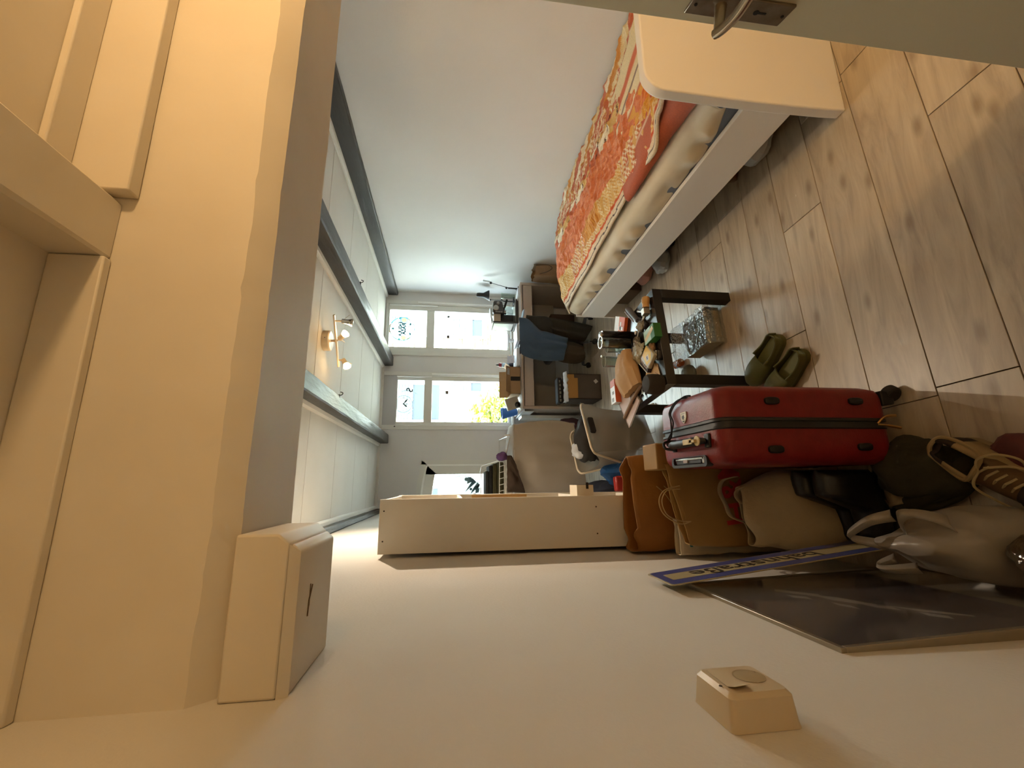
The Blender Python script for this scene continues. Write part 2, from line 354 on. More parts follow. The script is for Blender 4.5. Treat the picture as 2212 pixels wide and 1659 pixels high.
def blob(m, pts, y): m.add([(a, y, b) for a, b in pts], [tuple(range(len(pts)))])
mirr = lambda x, y, z: frame3((x, y, z), (-1, 0, 0), (0, 0, 1))       # lettering meant to be read from the street

# window 1 (right)
m = MB(); m.box(1.572, 1.62, 5.305, 5.39, .742, 2.345); m.box(2.255, 2.302, 5.305, 5.39, .742, 2.345); m.box(1.62, 2.255, 5.305, 5.39, 2.318, 2.345); m.box(1.56, 2.315, 5.27, 5.39, .732, .758)
w1 = struct('window_1', m, white_paint, bevel=.004)
m = MB(); sash(m, (1.62, 2.255, .758, 2.318), [(1.684, 2.178, .80, 1.738), (1.684, 2.178, 1.836, 2.298)], 5.325, 5.375); obj('sash', m, white_paint, w1, bevel=.004)
m = MB(); m.box(2.232, 2.244, 5.300, 5.325, 1.70, 2.30); m.box(2.27, 2.285, 5.293, 5.306, .78, 1.95); obj('light_leak_strip', m, mat('bright_white', 'f1f1ee', .4), w1)  # thin white strips added in place of daylight leaking past the sash
for z0, z1 in ((.80, 1.738), (1.836, 2.298)):
    m = MB(); m.box(1.68, 2.182, 5.348, 5.352, z0-.003, z1+.003); pn = obj('pane', m, glass, w1)
cx, cz, y = 1.932, 2.14, 5.3535
m = MB(); m.k = 0; band(m, cx, cz, .148, .158, 60, 128, y); band(m, cx, cz, .148, .158, 240, 300, y, 20); band(m, cx, cz, .148, .158, -50, 60, y); band(m, cx, cz, .148, .158, 130, 240, y)
for sx in (-1, 1):
    blob(m, [(cx+sx*.135, cz+.05), (cx+sx*.155, cz+.035), (cx+sx*.142, cz+.018), (cx+sx*.122, cz+.03)], y)
    for a in (-35, -5, 25):
        ca_, sa_ = math.cos(R(a)), math.sin(R(a)); bx, bz = cx+sx*.065, cz-.115
        blob(m, [(bx, bz), (bx+sx*(.012*ca_-.018*sa_), bz+.012*sa_+.018*ca_), (bx+sx*(-.036*sa_), bz+.036*ca_), (bx+sx*(-.012*ca_-.018*sa_), bz-.012*sa_+.018*ca_)], y)
disc(m, cx, cz+.115, .012, y-.0002, sx=1); m.k = 1; band(m, cx, cz+.075, .078, .098, 35, 145, y, taper=True)
m.k = 2
for sx in (-1, 1): disc(m, cx+sx*.118, cz-.02, .03, y-.0001); band(m, cx+sx*.105, cz-.06, .02, .032, 180, 360, y)
m.k = 3; disc(m, cx, cz+.115, .03, y, sx=.62); disc(m, cx, cz-.12, .022, y)
obj('sticker', m, [teal, gold, pale_y, frost], pn, label='round teal and gold shop emblem on the upper pane')
for body, z in (('TABULA', 2.163), ('RASA', 2.116)): text('lettering', body, .062, mirr(cx, y+.0006, z), teal, pn, .0002, bold=.0042, sx=.86 if len(body) > 4 else 1.04)

# window 2 (middle)
m = MB(); m.box(.645, .70, 5.305, 5.39, .742, 2.36); m.box(1.312, 1.362, 5.305, 5.39, .742, 2.36); m.box(.70, 1.312, 5.305, 5.39, 2.34, 2.36); m.box(.632, 1.372, 5.27, 5.39, .732, .758)
w2 = struct('window_2', m, white_paint, bevel=.004)
m = MB(); sash(m, (.70, 1.312, .758, 2.172), [(.742, 1.258, .80, 1.745), (.742, 1.258, 1.84, 2.16)], 5.33, 5.38); obj('sash', m, white_paint, w2, bevel=.004)
m = MB(); m.box(.70, 1.312, 5.322, 5.36, 2.168, 2.34); bp_ = obj('blind_panel', m, mat('grey_panel', 'b9b8b8', .7), w2)
m = MB(); m.box(1.295, 1.307, 5.302, 5.33, 1.75, 2.17); m.box(1.328, 1.342, 5.293, 5.306, .80, 1.75); obj('light_leak_strip', m, MATS['bright_white'], w2)  # same white strips here, standing in for the bright light leak
m = MB(); m.box(.676, .688, 5.299, 5.306, 2.165, 2.180); obj('latch', m, bk, w2)
for z0, z1 in ((.80, 1.745), (1.84, 2.16)):
    m = MB(); m.box(.738, 1.262, 5.353, 5.357, z0-.003, z1+.003); pn = obj('pane', m, glass, w2)
cx, cz, y = .965, 2.085, 5.3585; ink = vinyl('sticker_ink', '98a3a2', .16); ink2 = vinyl('sticker_dark_ink', '6b7574', .16)
def zc(pts): return [(a, min(b, 2.158)) for a, b in pts]
m = MB(); m.k = 0
band(m, cx, cz, .098, .111, 140, 400, y, 40); band(m, cx, cz, .074, .077, 150, 390, y, 30); band(m, cx-.03, cz-.04, .19, .202, -40, 20, y); band(m, cx, cz, .128, .14, 205, 245, y, 10); band(m, cx, cz, .128, .14, 262, 300, y, 10)
m.k = 1
def hand(a, l, w_):
    c_, s_ = math.cos(R(a)), math.sin(R(a)); blob(m, [(cx-s_*w_*.3, cz+c_*w_*.3), (cx+c_*l*.6-s_*w_, cz+s_*l*.6+c_*w_), (cx+c_*l, cz+s_*l), (cx+c_*l*.6+s_*w_, cz+s_*l*.6-c_*w_), (cx+s_*w_*.3, cz-c_*w_*.3)], y-.0002)
hand(-38, .082, .010); hand(-92, .075, .004); hand(-130, .062, .012); disc(m, cx, cz, .009, y-.0003)
m.k = 2; disc(m, cx, cz, .098, y+.0004, 30); obj('sticker', m, [ink, ink2, frost], pn, label='frosted clock face emblem on the upper pane')
for i, tx in enumerate(['III', 'IIII', 'V', 'VI', 'VII', 'VIII', 'IX', 'X', 'XI', 'XII', 'I', 'II']):
    a = R(90 + 30*(i+3)); px_, pz_ = cx+.086*math.cos(a), cz+.086*math.sin(a)
    if pz_ < 2.148: text('lettering', tx, .024, frame3((px_, y, pz_), (-math.sin(a)*-1, 0, math.cos(a)*-1) if False else (-1, 0, 0), (0, 0, 1)), ink2, pn, .0001)
text('lettering', 'S', .11, frame3((1.14, y, 2.015), (-.95, 0, .3), (.3, 0, .95)), ink, pn, .0001, bold=.003)

# window 3 (left, low with an arched head)
arch = lambda dz: [(-.30+.58*i/14, 1.905-.07*(i/14)**1.9-dz) for i in range(15)]
def archframe(m, d, d2, z0, y0, y1, x1a, x1b):
    """curved head plus right stile between offsets d (outer) and d2 (inner)"""
    A = [(min(a, x1a), b) for a, b in arch(d)]; B = [(min(a, x1b), b) for a, b in arch(d2)]
    for i in range(14):
        if A[i][0] >= x1a-1e-4: break
        m.prism([B[i], B[i+1], A[i+1], A[i]], y0, y1, 'y')
    m.box(x1b, x1a, y0, y1, z0, [b for a, b in arch(d) if a <= x1b+1e-6][-1]-.004)
m = MB(); archframe(m, .0, .055, .93, 5.30, 5.39, .28, .232); m.box(-.30, .28, 5.27, 5.39, .925, .95); w3 = struct('window_3', m, white_paint)
m = MB(); archframe(m, .055, .075, .95, 5.318, 5.39, .232, .215); obj('bead', m, MATS['bright_white'], w3)
m = MB(); archframe(m, .075, .185, .95, 5.33, 5.38, .215, .116); m.box(-.30, .116, 5.33, 5.38, .95, 1.0); obj('sash', m, white_paint, w3)
m = MB(); m.prism([(-.30, .995)] + [(.118, .995)] + [(a, b) for a, b in reversed(arch(.183)) if a <= .118], 5.352, 5.356, 'y'); pn = obj('pane', m, glass, w3)
cx, cz, y = -.13, 1.36, 5.3575
m = MB(); m.k = 0; band(m, cx, cz, .222, .232, -75, 22, y); band(m, cx, cz, .222, .232, 100, 140, y)
m.k = 0
for pts in ([(-.10, 1.33), (.02, 1.19), (.075, 1.235), (.02, 1.25)], [(.0, 1.30), (.075, 1.30), (.085, 1.25), (.03, 1.23)], [(-.12, 1.26), (-.02, 1.145), (.03, 1.17), (-.07, 1.24)], [(-.06, 1.17), (0, 1.14), (.0, 1.155), (-.04, 1.2)], [(-.11, 1.2), (-.05, 1.2), (-.05, 1.15), (-.1, 1.16)]): blob(m, pts, y)
disc(m, .055, 1.31, .022, y-.0001); disc(m, -.06, 1.255, .016, y-.0001); band(m, -.14, 1.21, .012, .03, 0, 360, y, 16)
m.k = 1; disc(m, cx, cz, .222, y+.0005, 36); obj('sticker', m, [grey_s, frost], pn, label='round emblem of a building on the low pane')
for i, ch in enumerate('THAVA'):
    a = R(62 - 11*(4-i)+2); text('lettering', ch, .03, frame3((cx+.243*math.cos(a), y, cz+.243*math.sin(a)), (-math.sin(a)*-1 if False else -math.cos(a-math.pi/2), 0, -math.sin(a-math.pi/2)), (math.cos(a), 0, math.sin(a))), red_s, pn, .0001)

# ---------------------------------------------------------------- the street outside
render_w = mat('white_render', 'd8d6ce', .9, var=('cdcac0', 1, .4))
def brick_mat():
    m = bpy.data.materials.new('yellow_brick'); m.use_nodes = True; nt = m.node_tree; b = nt.nodes['Principled BSDF']
    tc = nt.nodes.new('ShaderNodeTexCoord'); mp = nt.nodes.new('ShaderNodeMapping'); mp.inputs['Rotation'].default_value = (R(90), 0, 0); nt.links.new(tc.outputs['Object'], mp.inputs[0])
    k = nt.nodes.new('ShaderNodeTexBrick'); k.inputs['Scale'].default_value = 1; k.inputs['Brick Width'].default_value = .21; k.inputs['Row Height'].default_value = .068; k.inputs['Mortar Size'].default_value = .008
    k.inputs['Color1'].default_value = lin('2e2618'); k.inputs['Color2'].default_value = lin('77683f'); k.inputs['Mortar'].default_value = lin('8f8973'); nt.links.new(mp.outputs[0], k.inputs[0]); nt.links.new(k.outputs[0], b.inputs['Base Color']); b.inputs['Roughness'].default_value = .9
    return m
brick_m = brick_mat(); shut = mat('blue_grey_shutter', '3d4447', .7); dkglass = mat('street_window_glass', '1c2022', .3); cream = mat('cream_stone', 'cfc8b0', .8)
g = thing('street_house', 'sunlit white and yellow brick house across the street, seen through the windows', 'building', (2, 11, -3))
m = MB(); m.box(-7, 12, 11, 12, -3, 7); obj('wall', m, render_w, g)
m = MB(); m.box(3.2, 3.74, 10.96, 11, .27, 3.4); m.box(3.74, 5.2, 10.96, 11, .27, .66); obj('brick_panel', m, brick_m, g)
m = MB(); m.box(3.0, 5.2, 10.92, 11, .16, .27); m.box(3.0, 5.2, 10.94, 11, -.6, .16); obj('cornice', m, cream, g)
m = MB(); m.box(3.0, 5.2, 10.95, 11, -1.6, -.6); obj('plinth', m, render_w, g)
def street_window(x0, x1, z0, z1, zs):
    m = MB(); t = .07
    m.box(x0, x0+t, 10.93, 11, z0, z1); m.box(x1-t, x1, 10.93, 11, z0, z1); m.box(x0, x1, 10.92, 11, z0-.06, z0+t); m.box(x0, x1, 10.93, 11, z1-t, z1); m.box(x0, x1, 10.94, 11, zs-.02, zs+.02); f = obj('window_frame', m, render_w, g)
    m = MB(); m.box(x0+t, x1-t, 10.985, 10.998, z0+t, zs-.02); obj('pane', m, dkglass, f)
    k = int((z1-t-zs-.02)/.075)
    m = MB()
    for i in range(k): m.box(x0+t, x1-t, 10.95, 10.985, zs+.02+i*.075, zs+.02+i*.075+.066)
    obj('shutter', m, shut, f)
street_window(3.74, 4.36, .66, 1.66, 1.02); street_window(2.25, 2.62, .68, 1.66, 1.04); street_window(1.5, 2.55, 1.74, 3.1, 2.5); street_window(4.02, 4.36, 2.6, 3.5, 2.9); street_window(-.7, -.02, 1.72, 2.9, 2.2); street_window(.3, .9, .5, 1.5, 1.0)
m = MB(); m.box(-20, 22, 5.6, 11, -3.2, -3); struct('street_ground', m, mat('paving', 'a8a39a', .9))
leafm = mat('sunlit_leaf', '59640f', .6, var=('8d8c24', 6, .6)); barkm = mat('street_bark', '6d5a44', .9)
g = thing('street_tree', 'yellow-green leafy tree outside the middle window', 'tree', (1.05, 8, -3))
m = MB(); m.tube([(1.05, 8, -3), (1.1, 8, -1), (1.0, 8, .3)], [.09, .07, .03], 8)
for a, b in (((1.1, 8, -1), (1.6, 8.1, .7)), ((1.08, 8, -.4), (.6, 7.9, .7))): m.tube([a, b], [.04, .012], 6)
obj('trunk', m, barkm, g)
m = MB()
for i in range(2600):
    c = Vector((rnd.gauss(0, 1), rnd.gauss(0, 1), rnd.gauss(0, 1))); c = c.normalized()*rnd.random()**.45; q = Vector((1.12+c.x*.75, 8+c.y*.45, .30+c.z*.95))
    if q.z > 1.34-.55*abs(q.x-1.5): continue
    s_ = .045+.04*rnd.random(); mm = Matrix.Translation(q) @ Matrix.Rotation(rnd.random()*6.3, 4, 'Z') @ Matrix.Rotation(rnd.random()*2-1, 4, 'X') @ Matrix.Rotation(rnd.random()*2-1, 4, 'Y')
    m.xf = mm; m.add([(-s_, 0, 0), (-.2*s_, -.45*s_, .1*s_), (s_, 0, 0), (-.2*s_, .45*s_, .1*s_)], [(0, 1, 2, 3)])
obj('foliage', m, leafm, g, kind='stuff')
# ---------------------------------------------------------------- door standing open on the right
E0 = Vector((1.0, .70, 0)); dd = Vector((-.287, -.958, 0)).normalized(); dn = Vector((-.958, .287, 0)).normalized()
DX = frame3(E0, dd, Vector((0, 0, 1)))        # local x from the free edge to the hinges, y up, z = into the leaf (away from the room side)
if DX.col[2].xyz.dot(dn) > 0: OUT = 1
else: OUT = -1                                 # sign of local z that faces the camera
doorp = mat('door_paint', 'c4bea3', .42, bump=(20, .04)); steel = mat('worn_steel', 'a39a8c', .32, 1, var=('857a6a', 30, .5)); dark_hole = mat('dark_hole', '1b1713', .8)
m = MB(DX); m.box(0, .80, .012, 1.83, min(0, -OUT*.04), max(0, -OUT*.04)); door = struct('door_1', m, doorp, bevel=.002)
m = MB(DX); m.box(.027, .083, .795, 1.018, min(.0002, OUT*.006), max(.0002, OUT*.006)) if OUT > 0 else m.box(.027, .083, .795, 1.018, -.006, -.0002)
hp = obj('handle_plate', m, steel, door, bevel=.0015)
m = MB(DX); sgn = OUT
def dtube(pts, r, n=10): m.tube([(a, b, sgn*c) for a, b, c in pts], r, n)
dtube([(.058, .952, .004), (.056, .952, .028), (.054, .952, .055)], [.0125, .011, .010], 12); dtube(spl([(.047, .956, .056), (.07, .95, .058), (.105, .945, .057), (.14, .946, .052), (.165, .950, .048)], 5), [.0098]*2+[.0105]*18+[.009], 10)
obj('lever', m, mat('brushed_lever', 'b5ac9c', .25, 1), hp, smooth=True, ang=50)
m = MB(DX)
for a, b in ((.054, 1.006), (.055, .806)): m.lathe([(.0035, 0), (.003, .002)], (a, b, sgn*.0062 if sgn > 0 else -.0082), 10)
m.lathe([(.006, 0), (.006, .001)], (.055, .868, sgn*.0062 if sgn > 0 else -.0072), 12); m.box(.053, .057, .845, .868, *( (.0062, .0072) if sgn > 0 else (-.0072, -.0062)))
obj('keyhole', m, dark_hole, hp)
# dark cloth peeping past the door edge
m = MB(DX); m.grid(14, 6, lambda u, v: (-.014*math.sin(math.pi*u)*(1-v)*(.6+.4*math.sin(9*u))+.06*v, 1.27+.05*u, -OUT*(.045+.012*math.sin(5*u)*v)))
o = obj('hanging_cloth', m, mat('dark_purple_cloth', '2b2230', .9), smooth=True, solid=.004); tag(o, 'dark purple cloth hanging behind the open door', 'cloth')

# ---------------------------------------------------------------- bed
bed_w = mat('bed_white', 'e6e5e4', .38, bump=(60, .02)); bed_edge = bed_w
g = thing('bed', 'white wooden single bed along the right wall', 'bed', (1.9, 2.3, 0))
out = []
x0, x1, zt, r_ = 1.397, 2.40, .822, .085
pts = [(x1, 0), (x1, zt)]
for k in range(9): a = R(90+90*k/8); pts.append((x0+.0+r_+r_*math.cos(a), zt-r_+r_*math.sin(a)))
for k in range(1, 10): t = k/10; pts.append((x0 + .0065*math.sin(math.pi*t)*-1, (zt-r_)*(1-t)))
pts.append((x0+.003, 0))
m = MB(); m.prism(pts[::-1], 1.214, 1.258, 'y'); obj('footboard', m, bed_w, g, bevel=.006, seg=3)
m = MB(); m.box(1.398, 2.40, 3.40, 3.42, .0, .448); obj('headboard', m, bed_w, g, bevel=.004)
m = MB(); m.box(1.400, 1.424, 1.258, 3.40, .20, .402); obj('side_rail', m, bed_w, g, bevel=.002)
m = MB(); m.box(2.376, 2.398, 1.258, 3.40, .20, .402); obj('side_rail', m, bed_w, g, bevel=.002)
for i in range(11): m = MB(); m.box(1.426, 2.374, 1.32+.19*i, 1.40+.19*i, .255, .275); obj('slat', m, mat('pine_slat', 'c9ab7d', .6), g)
m = MB(); m.prism(rr(1.43, 2.375, 1.27, 3.385, .04), .28, .455)
o = obj('mattress', m, mat('blue_grey_mattress', '6f7a8c', .85, bump=(120, .1)), bevel=.02, seg=3); tag(o, 'blue-grey mattress lying in the white bed', 'mattress')
sheetm = mat('cream_sheet', 'd9cfbb', .75, var=('cfc2a8', 5, .5), bump=(40, .12), sheen=.2)
def sheet_f(u, v):
    # u along the bed, v across: from the hem tucked down the rail side up and over the top
    y = 1.285+2.1*u; hem = .40+.055*max(0, 1-u*9)**1.5
    w_ = (.010*math.sin(62*u+6*nz((u*4, 0, 0)))*(.4+.6*(.5+.5*nz((u*6, 3, 0))))+.012*nz((u*22, v*2, 0)))*(1 if u > .05 else .3)
    if v < .34:
        t = v/.34; bulge = math.sin(math.pi*min(1, t*.9))*.012
        return (1.430-bulge+w_*1.5*math.sin(math.pi*min(1, t*.95+.1)), y, hem+(.498-hem)*t)
    if v < .5:
        a = (v-.34)/.16*math.pi/2; return (1.430+.045*(1-math.cos(a))+w_*.3*(1-math.sin(a)), y, .498+.030*math.sin(a)+w_*.3)
    t = (v-.5)/.5; return (1.475+.89*t, y, .528+.01*nz((u*7, t*5, 1)))
m = MB(); m.grid(190, 30, sheet_f)
o = obj('fitted_sheet', m, sheetm, smooth=True, ang=80, solid=.004); tag(o, 'cream wrinkled fitted sheet stretched over the mattress', 'sheet')
# striped folded blanket under the quilt at the foot end
STR = [('d9c9a0', .10), ('c65a2a', .05), ('d9c9a0', .06), ('5d3140', .012), ('dfd0ac', .10), ('c1562c', .03), ('d99a25', .13), ('b84a24', .07), ('d8bfa4', .02), ('b0532c', .40)]
def attr_mesh(o, colf):
    me = o.data; a = me.color_attributes.new('tint', 'FLOAT_COLOR', 'POINT'); buf = []
    for v in me.vertices: buf += colf(v.index)
    a.data.foreach_set('color', buf)
def tint_mat(name, rough=.85, bump=None, wave=None):
    m = bpy.data.materials.new(name); m.use_nodes = True; nt = m.node_tree; b = nt.nodes['Principled BSDF']; a = nt.nodes.new('ShaderNodeVertexColor'); a.layer_name = 'tint'
    src = a.outputs[0]; tc = nt.nodes.new('ShaderNodeTexCoord')
    n = nt.nodes.new('ShaderNodeTexNoise'); n.inputs['Scale'].default_value = 150; nt.links.new(tc.outputs['Object'], n.inputs['Vector'])
    mr = nt.nodes.new('ShaderNodeMapRange'); mr.inputs[3].default_value = .72; mr.inputs[4].default_value = 1.28; nt.links.new(n.outputs[0], mr.inputs[0])
    hs = nt.nodes.new('ShaderNodeHueSaturation'); nt.links.new(mr.outputs[0], hs.inputs['Value']); nt.links.new(src, hs.inputs['Color']); nt.links.new(hs.outputs[0], b.inputs['Base Color'])
    b.inputs['Roughness'].default_value = rough; b.inputs['Sheen Weight'].default_value = .15
    if bump:
        n2 = nt.nodes.new('ShaderNodeTexNoise'); n2.inputs['Scale'].default_value = bump[0]; n2.inputs['Detail'].default_value = 4; nt.links.new(tc.outputs['Object'], n2.inputs['Vector'])
        bp = nt.nodes.new('ShaderNodeBump'); bp.inputs['Strength'].default_value = bump[1]; bp.inputs['Distance'].default_value = .006; nt.links.new(n2.outputs[0], bp.inputs['Height']); nt.links.new(bp.outputs[0], b.inputs['Normal'])
    return m
quilt_m = tint_mat('patchwork_cotton', .88, (95, .5)); blanket_m = tint_mat('striped_cotton', .88, (110, .2))
NU, NV = 60, 90
def fold_f(u, v):
    # u across (0 = rail edge), v along; profile of a rounded fold
    y = 1.285+.70*v; a = u*1.0; taper = 1-.55*max(0, v-.35)/.65
    xe = 1.465+.055*v+.018*math.sin(5*v)
    if u < .3: t = u/.3; ang = R(-90+180*t); x = xe+.035*(1-math.cos(ang)); z = .575-.012+.040*math.sin(ang)*taper; z += .012*(1-v)
    else: t = (u-.3)/.7; x = xe+.035+.62*t; z = .563+.040*taper+.07*t*(1-v*.6)+.012*(1-v)
    return (x, y, z+.006*nz((x*9, y*9, 0)))
m = MB(); m.grid(NU, NV, fold_f); o = obj('striped_blanket', m, blanket_m, smooth=True, ang=80, solid=.008)
def fold_c(i):
    u = (i % (NU+1))/NU; v = (i//(NU+1))/NV; q = 1-u*1.02; acc = 0
    for c, w_ in STR:
        acc += w_
        if q <= acc: return lin(c)
    return lin('b0532c')
attr_mesh(o, fold_c); tag(o, 'striped orange and yellow blanket folded beneath the quilt', 'blanket')
# patchwork quilt
NQ, MQ = 170, 330
EDGE = [(1.30, 1.62, .70), (1.45, 1.545, .655), (1.60, 1.475, .60), (1.75, 1.505, .575), (1.95, 1.53, .558), (2.2, 1.515, .548), (2.5, 1.49, .545), (2.8, 1.47, .545), (3.1, 1.455, .548), (3.3, 1.435, .53), (3.42, 1.425, .49)]
def lerp_tab(tab, y):
    for a, b in zip(tab, tab[1:]):
        if y <= b[0]:
            t = max(0, (y-a[0])/(b[0]-a[0])); t = t*t*(3-2*t); return [a[k]+(b[k]-a[k])*t for k in range(1, len(a))]
    return list(tab[-1][1:])
def quilt_f(u, v):
    y = 1.29+2.135*v; xe, ze = lerp_tab(EDGE, y); x = xe+(2.392-xe)*u
    crown = math.sin(math.pi*min(1, (u*.93+.04)))**.55
    top = .612+.035*math.exp(-((y-1.35)/.25)**2)+.02*nz((x*2.2, y*2.2, 4)); endt = max(0, (y-3.3)/.125)
    z = ze+(top-ze)*min(1, crown*1.05)*(1-.55*endt**2)
    wr = .020*max(0, crease((x*1.4, y*.9, 0), 4.2, 3)-.45)+.016*max(0, crease((x, y*1.3, 0), 9, 8)-.4)+.007*max(0, crease((x, y, 0), 22, 5)-.3)+.006*nz((x, y, 0), 26)
    z += wr*min(1, u*10)-.002
    if u > .93: z += (u-.93)/.07*.02
    return (x+.012*nz((y*5, u, 3))*(1-u), y, z)
def patch_c(i):
    u = (i % (NQ+1))/NQ; v = (i//(NQ+1))/MQ; y = 1.29+2.135*v; d = u*.92     # metres in from the rail edge
    d += .010*nz((y*6, 0, 2))
    st = lambda w_, a, b, ph=0: lin(a) if math.sin((y*math.cos(ph)+d*math.sin(ph))*6.28/w_) > 0 else lin(b)
    if d < .016: return lin('e0d3bb')
    if d < .022: return lin('3c2430')
    if d < .045: return lin('ddc9ad')
    if d < .062: return lin('cf5a28')
    zig = .055*abs(((y*2.4) % 2)-1)
    chk = lambda s_, a, b, c: (lin(a) if (int(y/s_) + int(d/s_)) % 2 else lin(b)) if (int(y/s_*.5) % 3) else lin(c)
    if d < .20+zig:
        blk = int((y+.07)/.34) % 3
        if y < 1.62: return st(.022, 'cd8a2b', 'd9a23c', .9) if d > .12 else chk(.014, 'e3c98f', 'd9a04a', 'd8b05c')
        if blk == 0: return chk(.012, 'e6d3a6', 'd6a65a', 'e0bd7a')
        if blk == 1: return st(.02, 'c27a2c', 'dba34d', 0) if d > .11 else chk(.012, 'eadcbd', 'd3994f', 'e2c68f')
        return chk(.016, 'e8dcc4', 'c77847', 'd9b071')
    if d < .52-.04*abs(((y*1.7+.5) % 2)-1):
        if 1.29 < y < 1.62 and d < .40: return st(.030, 'cf6a26', 'd98238', .95)
        k = nz((y*14, d*40, 0)); base = 'd98558' if k > -.05 else 'cf7347'
        if (y*3.1) % 1.9 < .22 and d < .34: base = 'cd7236'
        return lin(base)
    if d < .60:
        blk = int(y/.17+(2 if d > .56 else 0)) % 3; return lin(('e6dcc6', 'bf6540', 'd4b06c')[blk]) if ((y*6+d*5) % 1) > .08 else lin('4b2a2a')
    if d < .74:
        return chk(.02, 'e3d3b0', 'c98d50', 'bf6a45') if int(y/.21) % 2 else st(.03, 'b95a3c', 'e0cfae', .8)
    if y < 1.55: return lin('5a2d42') if .74 < d < .765 else st(.05, 'c9b07a', 'd9c89c', .2)
    return lin(('bd6848', 'dccb9f', 'c98b3f', 'e2d7bf')[int(y/.13+d*9) % 4])
m = MB(); m.grid(NQ, MQ, quilt_f); o = obj('patchwork_quilt', m, quilt_m, smooth=True, ang=80); q = o.modifiers.new('solid', 'SOLIDIFY'); q.thickness = .014; q.offset = -1
attr_mesh(o, patch_c); tag(o, 'orange and gold patchwork quilt spread over the bed', 'quilt')

# ---------------------------------------------------------------- things pushed under the bed
def crumple(m, c, r, n=18, k=12, amp=.25, seed=0, flat=True, sc_=1):
    """crumpled bag-like lump resting on z0 = c.z"""
    rings = []
    for j in range(k+1):
        t = j/k; ph = math.pi*t
        ring = []
        for i in range(n):
            th = 2*math.pi*i/n; d = Vector((math.sin(max(.02, min(math.pi-.02, ph)))*math.cos(th), math.sin(max(.02, min(math.pi-.02, ph)))*math.sin(th), -math.cos(ph)))
            f = 1+amp*nz(d, 1.7*sc_, seed)+amp*.55*crease(d, 3*sc_, seed)*.5
            p = Vector((c[0]+d.x*r[0]*f, c[1]+d.y*r[1]*f, c[2]+r[2]+d.z*r[2]*f))
            if flat: p.z = max(p.z, c[2]+.001)
            ring.append(tuple(p))
        rings.append(ring)
    m.loft(rings)
plasticw = glassy('thin_white_plastic', 'ffffff', .06, .3, diff=.86, dcol='dfe2e0', crinkle=(25, .5))
for (x, y, r, lab, mt_, nm, cat_) in (
    (1.60, 1.62, (.085, .10, .055), 'crumpled whitish plastic bag under the bed, nearest the footboard', plasticw, 'plastic_bag', 'bag'),
    (1.52, 2.62, (.085, .07, .055), 'pale grey plastic bag beneath the middle of the bed', mat('pale_grey_plastic', '9ea4a8', .4), 'plastic_bag', 'bag'),
    (1.62, 2.52, (.06, .07, .06), 'dark blue crumpled cloth beneath the middle of the bed', mat('navy_rag', '23283c', .9), 'cloth', 'cloth'),
    (1.56, 2.90, (.07, .10, .05), 'reddish brown crumpled wrapper under the far half of the bed', mat('red_brown_wrapper', '8d5a48', .5, var=('b9877a', 9, .6)), 'wrapper', 'wrapper')):
    m = MB(); crumple(m, (x, y, 0), r, seed=x*7); o = obj(nm, m, mt_, smooth=True, ang=25); tag(o, lab, cat_)
g = thing('glass_jar', 'amber glass jar lying under the bed', 'jar', (1.62, 1.88, .05))
m = MB(Matrix.Translation((1.57, 1.85, .047)) @ Matrix.Rotation(R(90), 4, 'Y') @ Matrix.Rotation(.3, 4, 'X')); m.lathe([(.012, 0), (.044, .004), (.046, .02), (.046, .10), (.034, .118), (.034, .135)], (0, 0, 0), 24); obj('body', m, mat('amber_glass', '7d4a1e', .08, trans=.35, coat=.5), g, smooth=True)
m = MB(Matrix.Translation((1.57, 1.85, .047)) @ Matrix.Rotation(R(90), 4, 'Y') @ Matrix.Rotation(.3, 4, 'X')); m.lathe([(.037, .128), (.038, .15), (.03, .152)], (0, 0, 0), 24); obj('lid', m, mat('pale_lid', 'b9b3a6', .3, .6), g, smooth=True)
o = obj('storage_box', MB().box(1.50, 1.72, 3.06, 3.34, .001, .14), mat('dark_brown_card', '4a3d30', .8, var=('584838', 4, .5)), bevel=.004); tag(o, 'low brown box under the far end of the bed', 'box')

# ---------------------------------------------------------------- desk
desk_m = mat('desk_ash_veneer', 'b9a89c', .45, var=('aea092', 3, .4), aniso=(.3, 2, 2), bump=(90, .02)); desk_in = mat('desk_edge', 'b3a69b', .5)
g = thing('desk', 'white-ash desk with two drawers below the windows', 'desk', (1.55, 4.95, 0))
m = MB(); m.box(.80, 2.305, 4.64, 5.262, .708, .73); obj('desktop', m, desk_m, g, bevel=.0015)
for a in (.80, 2.273): m = MB(); m.box(a, a+.032, 4.645, 5.262, 0, .708); obj('side_panel', m, desk_m, g, bevel=.0015)
m = MB(); m.box(.834, 2.271, 5.20, 5.216, .20, .706); obj('back_panel', m, mat('desk_back', 'a8a199', .6, var=('9b948b', 2, .4)), g)
for a, b in ((.8335, 1.5505), (1.5535, 2.2715)): m = MB(); m.box(a, b, 4.648, 4.666, .593, .698); d_ = obj('drawer', m, desk_m, g, bevel=.0012); m = MB(); m.box(a+.02, b-.02, 4.666, 5.15, .60, .69); obj('drawer_box', m, desk_in, d_)

